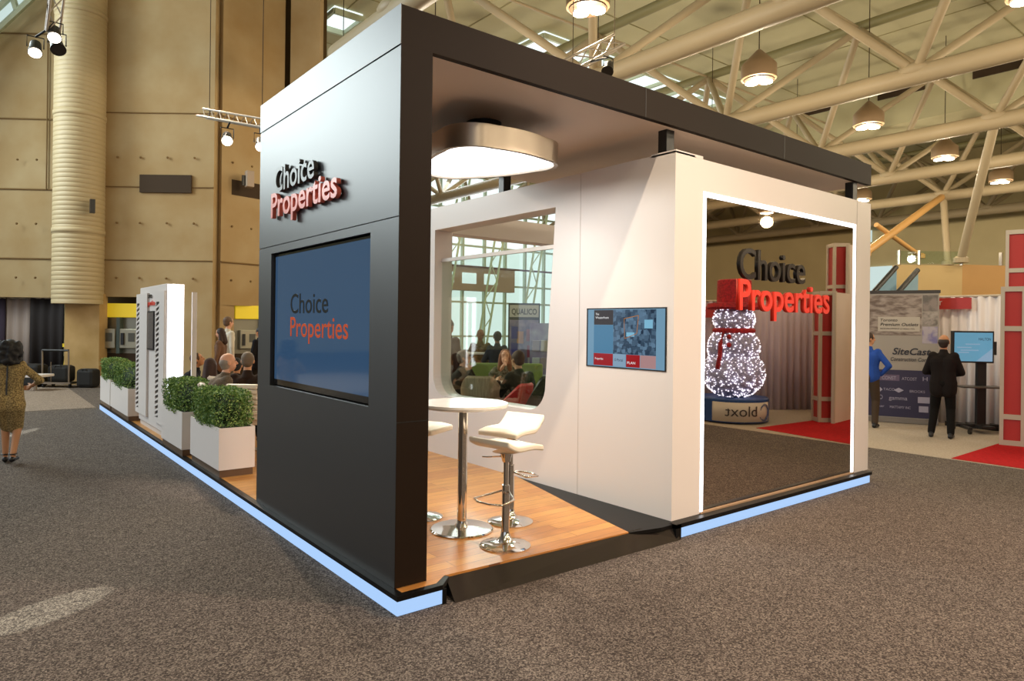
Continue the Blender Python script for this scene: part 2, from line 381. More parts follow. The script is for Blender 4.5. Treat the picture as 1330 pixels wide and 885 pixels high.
# payphone alcoves with yellow headers
for i, (a, b, D, lab) in enumerate(((129, 187, 20.0, 'left, behind the hedge planters'), (304, 372, 20.6, 'right, behind the seated men'))):
    p0 = at(a, 415, D); p1 = at(b, 415, D+(.9 if i else .0)); d = Vector((p1.x-p0.x, p1.y-p0.y, 0)); L = d.length; d.normalize()
    g = thing('payphone_alcove', 'steel payphone alcove under a yellow header at far '+lab, 'payphone', (p0.x, p0.y, 0), atan2(d.y, d.x))
    MB().box(0, L, -.12, .0, 1.95, 2.36).build('header_sign', mat('header_yellow', '#e6c82c', .5, emit=.25), g, bevel=.02, label='bright yellow header strip')
    MB().box(0, L, .0, .5, .9, 1.98).build('back_panel', mat('steel_dull', '#8c8878', .3, .7), g)
    n = 2
    for k in range(n):
        x = L*(k+.5)/n
        ph = MB().box(x-.26, x+.26, -.22, 0, 1.05, 1.62).build('phone_hood', mat('steel_hood', '#a09a86', .35, .6), g, bevel=.02)
        MB().box(x-.2, x-.12, -.27, -.22, 1.15, 1.5).build('handset', M_BLK, ph)
        MB().box(x+.0, x+.18, -.235, -.22, 1.25, 1.5).build('keypad', mat('keypad_grey', '#4c4a40', .4), ph)
    MB().box(L/2-.05, L/2+.05, -.18, 0, .9, 1.95).build('divider', mat('teal_dark', '#46524a', .4), g)
    MB().box(0, L, .0, .4, 0, .9).build('plinth', M_GROOVE, g)

# slanting roof light at the top left corner
m_ = MB(); P4 = [at(-40, 72, 20.05), at(40, -3, 20.05), at(70, -60, 20.05), at(-40, -60, 20.05)]
a4 = m_._v(P4); b4 = m_._v([p-Fv*.05 for p in P4]); m_.bm.faces.new(a4); m_.bm.faces.new(b4[::-1])
for i in range(4): m_.bm.faces.new([a4[i], b4[i], b4[(i+1) % 4], a4[(i+1) % 4]])
struct(m_.build('window_11', M_DAY2)); m_ = MB()
for p, q in (((-40, 74), (42, -3)), ((-10, 45), (-30, -30)), ((22, 14), (5, -40)), ((-40, 45), (30, -20))): m_.tube([at(p[0], p[1], 19.9), at(q[0], q[1], 19.9)], .09, 6)
struct(m_.build('trim_7', MC['mullion_pale']))
# ---- space frame
def rod(g, a, b, r, name, m=M_TRUSS, n=10): MB().tube([a, b], r, n).build(name, m, g, smooth='auto')
ords = ['nearest', 'second', 'third', 'fourth', 'fifth', 'sixth', 'seventh']
SX = 6.4
for k in range(7):
    x = 5.3+SX*k; g = thing('roof_truss', '%s tubular cream roof truss, counted from over the booth to the right' % ords[k], 'truss', (x, 0, 0))
    rod(g, (0, -73, 8.85), (0, 33 if k else 13, 8.85), .27, 'bottom_chord', n=16)
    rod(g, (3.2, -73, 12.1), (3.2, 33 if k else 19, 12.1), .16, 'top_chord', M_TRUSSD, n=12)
    for j in range(-12, 6):
        y = 4+6*j
        if k == 0 and y > 11: continue
        MB().ell((0, y, 8.98), (.34, .5, .22), u=12, v=6).build('node', M_TRUSS, g, smooth=True)
        for dx in (-3.2, 3.2):
            for dy in (-3, 3):
                if (dx > 0 or k > 0) and (j > -9 or dx > 0): rod(g, (0, y, 8.95), (dx, y+dy, 12.0), .12, 'web')
        if k > 0: rod(g, (-3.2, y+3, 12.05), (3.2, y+3, 12.05), .045, 'tie_rod', n=6)
# dropped duct box with vents
struct(MB().box(31, 33.6, -74, 29, 11.3, 13.2).build('ceiling.001', M_CEIL))
for i, h in enumerate((13.0, 9.4, 5.8)):
    pass
for i, (px, py) in enumerate(((1058, 143), (1170, 118), (1300, 88))):
    d = at(px, py, 1)-CAM; q = CAM+d*((30.97-CAM.x)/d.x)
    tag(MB().box(30.93, 30.999, q.y-1.0, q.y+1.0, q.z-.2, q.z+.2).build('air_grille', M_GROOVE), 'dark slot grille on the ceiling duct, '+['left of the three', 'middle of the three', 'right of the three'][i], 'vent')
# roof struts in front of the far wall
def strut(a, b, r, lab, m=M_TRUSS):
    g = thing('roof_strut', lab, 'strut', a); b2 = Vector(b)-Vector(a); MB().tube([(0, 0, 0), b2], r, 12).build('strut_pipe', m, g, smooth='auto')
    MB().lathe([(r*1.7, -.1), (r*1.7, .08), (r*1.1, .14)], n=14).build('foot_plate', m, g)
strut(at(1248, 338, 25.8), (24.5, 4, 8.85), .15, 'slanting cream strut rising from the beige balcony to the right')
strut(at(1231, 342, 34.5), (37.3, 10, 8.85), .16, 'vertical cream strut behind the beige balcony')
strut(at(1122, 330, 30), (37.3, 10, 8.85), .17, 'long slanting strut beside the white mirror wall edge', mat('strut_orange_lit', '#c89a5c', .5))  # orange light falling on the pipe is put into its colour
strut(at(1196, 333, 33), at(1138, 292, 31), .11, 'short cross strut behind the long slanting one', MC['strut_orange_lit'])
# high bay lamps
def lamp_proto():
    g = thing('high_bay_lamp', '', 'lamp')
    MB().lathe([(.02, .93), (.07, .90), (.46, .50), (.52, .42), (.52, .02), (.49, 0)], n=28).build('shade', mat('lamp_shade', '#8d755a', .4, .2), g, smooth='auto')
    for k in range(3):
        a = radians(90+120*k); MB().lathe([(.185, -.05), (.195, 0), (.12, .06)], (.235*cos(a), .235*sin(a), -.02), 18).build('lens', M_HOT, g)
    MB().lathe([(.44, -.03), (.44, .02)], n=28).build('lens_plate', mat('lamp_plate', '#4a3624', .5), g)
    MB().tube([(0, 0, .9), (0, 0, 5.33)], .016, 6).build('suspension_cord', M_GROOVE, g)
    l = bpy.data.lights.new('lamp_light', 'POINT'); l.energy = 330; l.color = (1, .84, .60); l.shadow_soft_size = .3
    o = bpy.data.objects.new('lamp_light', l); link(o, g); o.location = (0, 0, -.62)
    g.scale = (.88, .88, .88)
    return g
LP = lamp_proto(); first = True
vis = {(14.8, 7): 'big high bay lamp hanging in the middle above the booth fascia', (21.2, 7): 'high bay lamp hanging to the right of the largest one, under the second truss pipe',
       (8.4, 7): 'high bay lamp cut by the top edge, above the small stage truss', (27.6, 7): 'high bay lamp above the right end of the black canopy, under the third truss pipe',
       (34.0, 7): 'small high bay lamp at far right below the fourth truss pipe', (21.2, 13): 'high bay lamp half behind a truss web left of the largest lamp',
       (14.8, 1): 'high bay lamp cut by the top right corner', (27.6, 13): 'small distant high bay lamp at the end of the canopy', (34.0, 13): 'tiny distant high bay lamp low above the white mirror wall edge'}
for ix in range(-3, 6):
    for iy in (-9, -7, -5, -3, -2, -1, 0, 1, 2, 3):
        x = 14.8+6.4*ix; y = 1+6*iy
        if x > 36 or y > 20 or (x < 8 and (y > 0 or iy < -3)): continue
        o = LP if first else copy_tree(LP); first = False
        dz = 0
        o.location = (x-.5, y-.6, 8.5+dz); lab = vis.get((round(x, 1), y))
        if lab: o['label'] = lab
        else:
            o['label'] = 'conical high bay hall lamp hanging outside the photograph'; 
        o['group'] = 'high bay lamps under the roof'

# stage lighting trusses
def stage_truss(a, b, s, label, lights, m=mat('stage_alu', '#a59a8c', .35, .6), r=.02):
    a = Vector(a); b = Vector(b); d = (b-a); L = d.length; d.normalize(); u = Vector((0, 0, 1)) if abs(d.z) < .9 else Vector((1, 0, 0)); sd = d.cross(u).normalized(); up = sd.cross(d)
    g = thing('lighting_truss', label, 'truss', a)
    off = [sd*s, -sd*s, up*s*1.6]
    for o_ in off: MB().tube([o_, o_+d*L], r, 8).build('truss_tube', m, g)
    t = MB(); n = max(4, int(L/(s*2.4)))
    for k in range(n):
        for i in range(3): t.tube([off[i]+d*L*k/n, off[(i+1) % 3]+d*L*(k+1)/n], r*.5, 5)
    t.build('lacing', m, g)
    for f in (.12, .88):
        q = d*L*f
        if a.z+q.z < 13: MB().tube([q, q+Vector((0, 0, 13.15-a.z-q.z))], .008, 5).build('suspension_cable', M_GROOVE, g)
    g['ends'] = [*(a+sd*s), *(b+sd*s)]; return g
def stage_lamp(p, tgt, label, on=True, s=1.0, hang=None):
    p = Vector(p); q = (Vector(tgt)-p).to_track_quat('Z', 'Y'); g = thing('stage_lamp', label, 'lamp', p)
    def place(o, c=(0, 0, 0)): o.rotation_mode = 'QUATERNION'; o.rotation_quaternion = q; return o
    place(MB().lathe([(.06*s, -.16*s), (.09*s, -.12*s), (.10*s, .06*s), (.12*s, .16*s)], n=18).build('housing', M_BLK, g, smooth='auto'))
    place(MB().lathe([(.105*s, .165*s), (.105*s, .172*s)], n=18).build('lens', M_HOT if on else M_BLK, g))
    MB().tube([(-.13*s, 0, 0), (-.13*s, 0, .2*s), (.13*s, 0, .2*s), (.13*s, 0, 0)], .012*s, 6).build('yoke', M_BLK, g)
    e = (0, 0, .34*s)
    if hang is not None:
        A = Vector(hang['ends'][:3]); B = Vector(hang['ends'][3:]); u = max(.02, min(.98, (p-A).dot(B-A)/(B-A).length_squared)); e = A+(B-A)*u-p
    MB().tube([(0, 0, .2*s), e], .02*s, 6).build('clamp', M_BLK, g)
a = at(262, 152, 13.5); b = at(352, 168, 12.4)
TR = stage_truss(a, b, .10, 'slim aluminium lighting truss reaching in behind the black tower, left', 0)
stage_lamp(at(295, 179, 12.9), at(300, 600, 7), 'lit stage lamp on the slim truss left of the black tower', s=.9, hang=TR)
stage_lamp(at(338, 186, 12.5), at(400, 700, 7), 'lit stage lamp touching the edge of the black tower', s=.85, hang=TR)
a = at(72, -60, 10.5); b = at(60, 40, 10.8)
TR = stage_truss(a, b, .11, 'lighting truss hanging at the top left corner', 0)
stage_lamp(at(46, 62, 10.8), at(0, 600, 7), 'lit stage lamp lowest at the top left corner', s=.85, hang=TR)
stage_lamp(at(71, 43, 10.8), at(40, 500, 7), 'lit stage lamp beside the ribbed duct at top left', s=.85, hang=TR)
stage_lamp(at(74, 58, 11.1), at(140, 300, 9), 'unlit black stage lamp beside the ribbed duct at top left', on=False, s=.95, hang=TR)
a = at(735, 98, 13.6); b = at(806, 61, 14)
TR = stage_truss(a, b, .17, 'aluminium lighting truss just above the black canopy', 0, r=.03)
stage_lamp(at(790, 88, 13.2), at(700, 500, 8), 'unlit stage lamp hanging on the truss above the canopy', on=False, s=1.0, hang=TR)

# ---- carpets
tag(MB().box(-9, -.02, 13.0, 20.2, 0, .006).build('aisle_carpet', M_CARPET2), 'paler brown carpet beyond the seam at the far left', 'carpet')
tag(MB().prism([(8.95, -3.2), (8.95, 6), (14, 6), (14, -8), (9.1, -8), (8.95, -4.2)], 0, .005).build('grey_carpet', M_GREYC), 'light grey carpet of the stand at right', 'carpet')
tag(MB().prism([(9.0, -.05), (10.9, -.02), (13.2, -.02), (13.2, -3.0), (9.3, -3.15), (9.0, -1.3)], .0055, .012).build('red_carpet', M_RED), 'bright red carpet running in front of the red framed towers', 'carpet')

# ================================================================== BOOTH
# platform
g = thing('booth_platform', 'raised timber platform with black edge and glowing blue strip carrying the black and white booth', 'platform')
pts = [(.0, .0), (.33, .0), (.46, .11), (.46, .14), (2.22, .05), (2.44, 1.0), (2.78, 2.3), (2.7, 3.2), (6.2, 3.4), (6.2, 12.6), (0, 12.6)]
MB().prism([(.06, .05), (.32, .05), (.44, .14), (2.215, .055), (2.44, 1.0), (2.79, 2.3), (2.79, 3.3), (6.3, 3.3), (6.3, 12.55), (.06, 12.55)], .10, .131).build('wood_floor', M_WOOD, g, label='warm oak plank floor')
t = MB()
t.prism([(.03, .03), (.33, .03), (.45, .12), (.45, .2), (2.6, .1), (2.72, -.0), (6.42, -.0), (6.42, 12.62), (.03, 12.62)], 0, .10)
t.prism([(.0, .0), (.06, .05), (.06, 12.6), (.0, 12.66)], .098, .13)
t.prism([(.0, .0), (.34, .0), (.46, .11), (.44, .14), (.32, .05), (.06, .05)], .098, .13)
t.prism([(2.22, .05), (2.55, -.02), (6.45, -.02), (6.45, 3.4), (2.78, 3.4), (2.79, 2.3), (2.44, 1.0)], .098, .128)
t.box(.34, .37, .0, .02, 0, .1); t.box(2.70, 2.77, -.06, .02, 0, .13)
t.prism([(2.70, -.06), (6.45, -.06), (6.45, .0), (2.70, .0)], .098, .135)
t.build('black_edge', mat('platform_black', '#0c0a09', .4, spec=.2), g)
t = MB(); t.box(.0, .03, .0, 12.62, .008, .098); t.build('light_strip', M_LED, g, label='glowing blue light strip along the left side')
t = MB(); t.box(.03, .335, .0, .03, .008, .098); t.build('light_strip', M_LED, g, label='short glowing strip under the tower end')
t = MB(); t.box(2.775, 6.41, -.05, .0, .008, .098); t.build('light_strip', M_LED, g, label='glowing strip under the mirror wall')
# ramp
o = MB()
v = o._v([(.46, .165, .131), (2.36, .062, .131), (2.60, -.045, .131-.02), (.42, -.03, 0), (2.74, -.075, 0), (.46, .165, 0), (2.36, .1, 0), (2.74, -.02, 0), (2.74, -.02, .1)])
o.bm.faces.new([v[0], v[1], v[3]]); o.bm.faces.new([v[1], v[4], v[3]]); o.bm.faces.new([v[1], v[8], v[4]]); o.bm.faces.new([v[8], v[7], v[4]]); o.bm.faces.new([v[3], v[5], v[0]]); o.bm.faces.new([v[3], v[4], v[7], v[6], v[5]]); o.bm.faces.new([v[0], v[5], v[6], v[1]]); o.bm.faces.new([v[1], v[6], v[7], v[8]])
bmesh.ops.delete(o.bm, geom=[v[2]], context='VERTS')
o = o.build('entry_ramp', M_BLACKG)
tag(o, 'black gloss ramp up to the timber floor between tower and white wall', 'ramp')
# black tower
TX0, TX1, TY0, TY1 = .05, .29, .13, 2.86
g = thing('display_tower', 'tall black booth tower with a large screen and lettering', 'booth wall')
m = MB()
tv = (.54, 2.51, 1.285, 2.475)
m.box(TX0, TX1, TY0, tv[0]-.012, .131, 2.55); m.box(TX0, TX1, tv[1]+.012, TY1, .131, 2.55)
m.box(TX0, TX1, tv[0]-.012, tv[1]+.012, .131, tv[2]-.012); m.box(TX0, TX1, tv[0]-.012, tv[1]+.012, tv[3]+.012, 2.55)
m.box(TX0+.12, TX1, tv[0]-.012, tv[1]+.012, tv[2]-.012, tv[3]+.012)
m.build('lower_panel', M_SATIN, g)
MB().box(TX0, TX1, TY0, TY1, 2.558, 3.665).build('upper_panel', M_SATIN, g)
MB().box(TX0+.006, TX1-.006, TY0+.006, TY1-.006, .14, 3.9).build('core', M_BLK, g) if False else None
MB().box(TX0+.008, TX1-.008, TY0+.008, TY1-.008, 2.5, 3.70).build('shadow_gap', M_BLK, g)
MB().box(TX0, TX1, TY0-.004, TY0, .131, 3.63).build('end_panel', M_BLACK, g)
MB().box(TX0, TX1, TY0-.0065, TY0-.004, 1.206, 1.212).build('panel_joint', M_BLK, g)
MB().box(.26, .27, TY1, TY1+.002, .2, .3).build('shadow_gap', M_BLK, g)
# canopy
c = thing('canopy_roof', 'black edged canopy with a white soffit spanning from the tower to the mirror wall', 'roof')
MB().box(TX0+.01, 6.74, TY0+.01, TY1, 3.70, 3.925).build('roof_deck', M_BLACK, c)
MB().box(TX0, 6.75, TY0-.004, TY0+.05, 3.674, 3.93).build('fascia', M_BLACK, c, label='deep black fascia board')
MB().box(TX0, TX1, TY0-.0035, TY0, 3.60, 3.70).build('corner_board', M_BLACK, c)
MB().box(TX0-.004, TX0, TY0-.004, TY1, 3.674, 3.935).build('side_board', M_SATIN, c)
MB().box(TX1, 6.73, TY0+.05, TY1, 3.674, 3.70).build('soffit', mat('soffit_white', '#cfc0b4', .6), c, label='white soffit board')
for x in (2.45, 4.7): MB().box(x-.004, x+.004, TY0-.006, TY0-.004, 3.674, 3.93).build('panel_joint', M_BLK, c)
# lettering on the tower, standing off the panel
g2 = thing('raised_lettering', 'dark grey and red raised two line lettering on the black tower above the screen', 'sign', (0, 0, 0))
text('choice_letters', 'Choice', mat('letter_grey', '#4a4844', .4), g2, (TX0-.012, 2.33, 3.015), (0, -1, 0), UPV, width=.90, height=.215, depth=.035, bold=.012)
text('properties_letters', 'Properties', mat('letter_red', '#f07a68', .35), g2, (TX0-.012, 2.41, 2.80), (0, -1, 0), UPV, width=1.42, height=.215, depth=.035, bold=.016)  # salmon tone carries the grazing light on the red letters
m = MB()
for y in (2.2, 1.9, 1.6, 1.2): m.tube([(TX0-.014, y, 2.9), (TX0+.0, y, 2.9)], .008, 6)
m.build('stand_off', M_BLK, g2)
# big tv
g = thing('large_screen', 'large glossy blue television recessed in the black tower', 'screen', (0, 0, 0))
m = MB(); x = TX0+.035
m.box(x, x+.06, tv[0], tv[1], tv[2], tv[3]); m.build('bezel', mat('bezel_gloss', '#171514', .12), g)
MB().box(x-.004, x, tv[0]+.02, tv[1]-.02, tv[2]+.05, tv[3]-.02).build('display', mat('tv_blue', '#101c2c', .06, emit=.42, ecol='#446a92', spec=.8), g, label='lit blue display')
text('choice_letters', 'Choice', mat('tv_dark', '#141c2a', .2), g, (x-.0055, 2.10, 1.935), (0, -1, 0), UPV, width=.80, height=.17, depth=.001, bold=.006)
text('properties_letters', 'Properties', mat('tv_orange', '#b84a2c', .2, emit=.35), g, (x-.0055, 2.10, 1.735), (0, -1, 0), UPV, width=1.17, height=.17, depth=.001, bold=.006)
# white box walls
WX0, WX1, WY0, WY1, WZ0, WZ1 = 2.77, 6.58, .05, 4.40, .125, 3.425
g = thing('mirror_pavilion', 'white box shaped booth pavilion with a rounded window opening and a mirror side', 'booth wall')
outer = [(WY0, WZ0), (WY1, WZ0), (WY1, WZ1), (WY0, WZ1)]
hole = [(1.63, 3.125)]+arcpts(2.05, 1.20, .285, 180, 270, 8)+arcpts(3.78, 1.18, .27, 270, 360, 8)+[(4.05, 3.125)]
# side wall built of pieces round the opening
def holed(mb, x0, x1):
    n = len(hole)
    for x in (x0, x1):
        O = [mb.bm.verts.new((x, y, z)) for y, z in outer]; H = [mb.bm.verts.new((x, y, z)) for y, z in hole]
        # fan: bottom-left, bottom, right, top
        k = 5
        mb.bm.faces.new([O[0], O[3], H[0]]+H[1:k]) if False else None
        mb.bm.faces.new([O[3], O[0]]+[H[i] for i in range(k, -1, -1)])
        mb.bm.faces.new([O[0]]+[O[1]]+[H[i] for i in range(14, k-1, -1)])
        mb.bm.faces.new([O[1], O[2]]+[H[i] for i in range(n-1, 13, -1)])
        mb.bm.faces.new([O[2], O[3], H[0], H[n-1]])
        if x == x0: A, B = O, H
    for i in range(4): a, b = A[i], A[(i+1) % 4]; c_, d_ = O[i], O[(i+1) % 4]; mb.bm.faces.new([a, b, d_, c_])
    for i in range(n): a, b = B[i], B[(i+1) % n]; c_, d_ = H[i], H[(i+1) % n]; mb.bm.faces.new([a, b, d_, c_])
m = MB(); holed(m, WX0, WX0+.28); m.build('window_wall', M_WHITE, g)
m = MB()
mir = (3.18, 6.19, .125, 3.115)     # mirror extents in x, z
m.box(WX0+.28, mir[0], WY0, WY0+.28, WZ0, WZ1-.015); m.box(mir[1], WX1, WY0, WY0+.28, WZ0, WZ1-.015)
m.box(mir[0], mir[1], WY0, WY0+.28, mir[3], WZ1-.015); m.box(mir[0], mir[1], WY0+.06, WY0+.28, WZ0, mir[3])
m.build('mirror_wall', M_WHITE, g)
MB().box(WX0+.28, WX1, WY1-.28, WY1, 3.12, WZ1-.005).build('rear_band', M_WHITE, g)
MB().box(WX1-.28, WX1, WY0+.28, WY1-.28, 3.12, WZ1-.005).build('side_band', M_WHITE, g)
MB().box(WX1-.28, WX1-.005, WY1-.28, WY1-.005, .13, 3.12).build('corner_post', M_WHITE, g)
MB().box(WX0+.1, WX0+.14, 1.6, 4.05, 2.70, 2.745).build('glazing_rail', mat('rail_white', '#d8cfc4', .4), g)
m = MB(); m.box(WX0+.115, WX0+.125, 1.5, 4.1, .9, 2.70); m.build('window_pane', M_GLASS, g)
m = MB()
for y, z in ((1.25, 3.0),): m.box(WX0-.002, WX0, y-.002, y+.002, .13, 3.42)
m.build('panel_joint', mat('joint_soft', '#b8ada4', .6), g)
MB().box(6.215, 6.221, WY0-.002, WY0, .13, 3.4).build('panel_joint', MC['joint_soft'], g)
MB().box(WX0, 3.17, WY0, WY0+.28, WZ1-.016, WZ1+.012).build('cap_board', M_WHITE, g)
MB().box(2.98, 6.4, .4, 4.3, .10, .133).build('recessed_base', MC['platform_black'], g) if False else None
# mirror
mg = thing('wall_mirror', 'tall dark tinted mirror framed by a glowing white line in the white wall', 'mirror')
MB().box(mir[0]+.045, mir[1]-.045, WY0+.004, WY0+.05, mir[2]+.02, mir[3]-.045).build('mirror_glass', mat('mirror', '#cabfb2', .015, 1), mg)
m = MB(); m.box(mir[0], mir[0]+.045, WY0-.003, WY0+.055, mir[2]+.02, mir[3]); m.box(mir[1]-.045, mir[1], WY0-.003, WY0+.055, mir[2]+.02, mir[3]); m.box(mir[0]+.045, mir[1]-.045, WY0-.003, WY0+.055, mir[3]-.045, mir[3])
m.build('light_frame', M_LEDW, mg, label='glowing white light line')
MB().box(mir[0], mir[1], WY0-.012, WY0+.06, mir[2]-.0, mir[2]+.02).build('bottom_rail', mat('rail_tan', '#a08468', .5), mg)
mt = thing('mirror_lettering', 'raised grey and red two line lettering mounted on the mirror', 'sign')
text('choice_letters', 'Choice', mat('letter_bronze', '#28221e', .25, .3), mt, (3.76, WY0-.018, 2.345), (1, 0, 0), UPV, width=1.24, height=.305, depth=-.02, bold=.006)
text('properties_letters', 'Properties', mat('letter_red2', '#d8301e', .35, emit=.12), mt, (3.76, WY0-.018, 2.035), (1, 0, 0), UPV, width=1.78, height=.305, depth=-.02, bold=.012)
# supports between pavilion and canopy
for (x, y, lab) in ((2.92, .28, 'at the near white corner'), (6.42, .22, 'at the far right end'), (2.92, 2.72, 'behind the drum lamp'), (6.40, 2.7, 'seen through the window opening')):
    if y > 2.7 or True:
        tag(MB().box(x-.055, x+.055, y-.05, y+.05, WZ1, 3.676).build('support_post', M_BLK, bevel=.004), 'short black post holding the canopy off the white pavilion '+lab, 'post')
# touch screen
g = thing('touch_screen', 'wide wall screen showing an aerial map with red tiles on the white wall', 'screen')
x = WX0
MB().box(x-.006, x+.02, .125, 1.135, 1.452, 2.034).build('bezel', M_BLK, g)
def tile(name, y0, y1, z0, z1, m, k=1): MB().box(x-.0068-.0004*k, x-.006, y0, y1, z0, z1).build(name, m, g)
SC = lambda n, c, e=.55, **k: mat('screen_'+n, '#0a0a0a', .15, emit=e, ecol=c, **k)
tile('display', .14, 1.115, 1.462, 2.022, SC('blue', '#8fc0e0'))
tile('caption_tile', .77, 1.03, 1.87, 2.015, SC('dark', '#453c3a'), 2)
tile('info_tile', .77, 1.03, 1.59, 1.868, SC('sky', '#5f9fc8'), 2)
tile('red_tile', .77, 1.03, 1.47, 1.588, SC('red', '#c41c26'), 2); tile('red_tile', .43, .60, 1.47, 1.588, SC('red', '#c41c26'), 2)
tile('pale_tile', .61, .765, 1.47, 1.588, SC('pale', '#a8cbe8'), 2); tile('pink_tile', .24, .425, 1.47, 1.588, SC('pink', '#d8a8a8'), 2)
m_ = SC('map', '#2e4660'); nt = m_.node_tree; vo = nt.nodes.new('ShaderNodeTexVoronoi'); vo.inputs['Scale'].default_value = 26; vo.distance = 'CHEBYCHEV'
cr = nt.nodes.new('ShaderNodeValToRGB'); tc = nt.nodes.new('ShaderNodeTexCoord'); nt.links.new(tc.outputs['Object'], vo.inputs['Vector'])
cr.color_ramp.elements[0].color = lin('#1c3550'); cr.color_ramp.elements[1].color = lin('#7aa0c0'); sep = nt.nodes.new('ShaderNodeSeparateColor')
nt.links.new(vo.outputs['Color'], sep.inputs[0]); nt.links.new(sep.outputs[0], cr.inputs[0]); nt.links.new(cr.outputs[0], nt.nodes['Principled BSDF'].inputs['Emission Color'])
tile('map_tile', .24, .768, 1.59, 2.015, m_, 2)
m = MB()
for a, b in (((.63, 1.93), (.45, 1.96)), ((.45, 1.96), (.47, 1.79)), ((.47, 1.79), (.62, 1.74)), ((.62, 1.74), (.63, 1.93))): m.tube([(x-.0075, a[0], a[1]), (x-.0075, b[0], b[1])], .004, 5)
m.build('map_outline', SC('orange', '#c88a58'), g)
MB().box(x-.0078, x-.0068, .28, .38, 1.84, 1.92).build('map_block', SC('bright', '#8fd0f0', .7), g); MB().box(x-.0078, x-.0068, .50, .60, 1.76, 1.80).build('map_block', SC('bright', '#8fd0f0', .7), g)
W_ = SC('white', '#ffffff', .8)
text('caption_letters', 'The', W_, g, (x-.0072, 1.01, 1.965), (0, -1, 0), UPV, height=.022, depth=.0008)
text('caption_letters', 'Westerfront', W_, g, (x-.0072, 1.01, 1.93), (0, -1, 0), UPV, width=.18, height=.022, depth=.0008)
text('tile_letters', 'Properties', W_, g, (x-.0072, 1.01, 1.525), (0, -1, 0), UPV, width=.11, height=.022, depth=.0008)
text('tile_letters', 'O Portal', SC('ink', '#202838'), g, (x-.0072, .75, 1.52), (0, -1, 0), UPV, width=.11, height=.026, depth=.0008)
text('tile_letters', 'PLAN', W_, g, (x-.0072, .585, 1.50), (0, -1, 0), UPV, width=.10, height=.024, depth=.0008)
# drum lamp
g = thing('drum_lamp', 'rounded triangular metal drum lamp glowing white under the canopy soffit', 'lamp', (0, 0, 0))
ctr = [(1.05, .80), (1.98, .82), (1.45, 1.95)]
def rtri(infl, n=10):
    cxm = sum(p[0] for p in ctr)/3; cym = sum(p[1] for p in ctr)/3; P_ = []
    cs = [(cxm+(p[0]-cxm)*.62, cym+(p[1]-cym)*.62) for p in ctr]; order = sorted(cs, key=lambda p: atan2(p[1]-cym, p[0]-cxm))
    hull = []; r = .29+infl
    for i, p in enumerate(order):
        a, b = order[i-1], order[(i+1) % 3]
        n0 = atan2(-(p[0]-a[0]), (p[1]-a[1])); n1 = atan2(-(b[0]-p[0]), (b[1]-p[1]))
        while n1 < n0: n1 += 2*pi
        hull += [(p[0]+r*cos(n0+(n1-n0)*k/n), p[1]+r*sin(n0+(n1-n0)*k/n)) for k in range(n+1)]
    # bulge the sides
    out = []
    for i in range(len(hull)):
        a = hull[i]; b = hull[(i+1) % len(hull)]; out.append(a); L = sqrt((a[0]-b[0])**2+(a[1]-b[1])**2)
        if L > .2:
            nx, ny = (b[1]-a[1])/L, -(b[0]-a[0])/L
            for k in range(1, 8):
                u = k/8; bu = .30*u*(1-u)*L*.9; out.append((a[0]+(b[0]-a[0])*u+nx*bu, a[1]+(b[1]-a[1])*u+ny*bu))
    return out
A_ = rtri(0); B_ = rtri(-.035); m = MB()
va = [m.bm.verts.new((p[0], p[1], 3.30)) for p in A_]; vb = [m.bm.verts.new((p[0], p[1], 3.49)) for p in A_]; vc = [m.bm.verts.new((p[0], p[1], 3.30)) for p in B_]; vd = [m.bm.verts.new((p[0], p[1], 3.33)) for p in B_]
n = len(A_)
for i in range(n):
    j = (i+1) % n
    for q_, r2_ in ((va, vb), (vc, va), (vd, vc)): m.bm.faces.new([q_[i], q_[j], r2_[j], r2_[i]])
m.bm.faces.new(vb)
m.build('lamp_shade', mat('lamp_steel', '#b3a698', .34, .85), g, smooth='auto')
MB().prism(rtri(-.037), 3.318, 3.33).build('diffuser', M_LAMPW, g, label='glowing white diffuser')
cxm, cym = 1.49, 1.19
MB().lathe([(.16, 3.62), (.16, 3.676)], (cxm, cym, 0), 24).build('ceiling_mount', M_BLK, g); MB().lathe([(.04, 3.49), (.04, 3.62)], (cxm, cym, 0), 16).build('stem', M_BLK, g)
light('drum_light', 'AREA', (cxm, cym, 3.27), (cxm, cym, 0), 42, (1, .97, .93), .9).parent = g

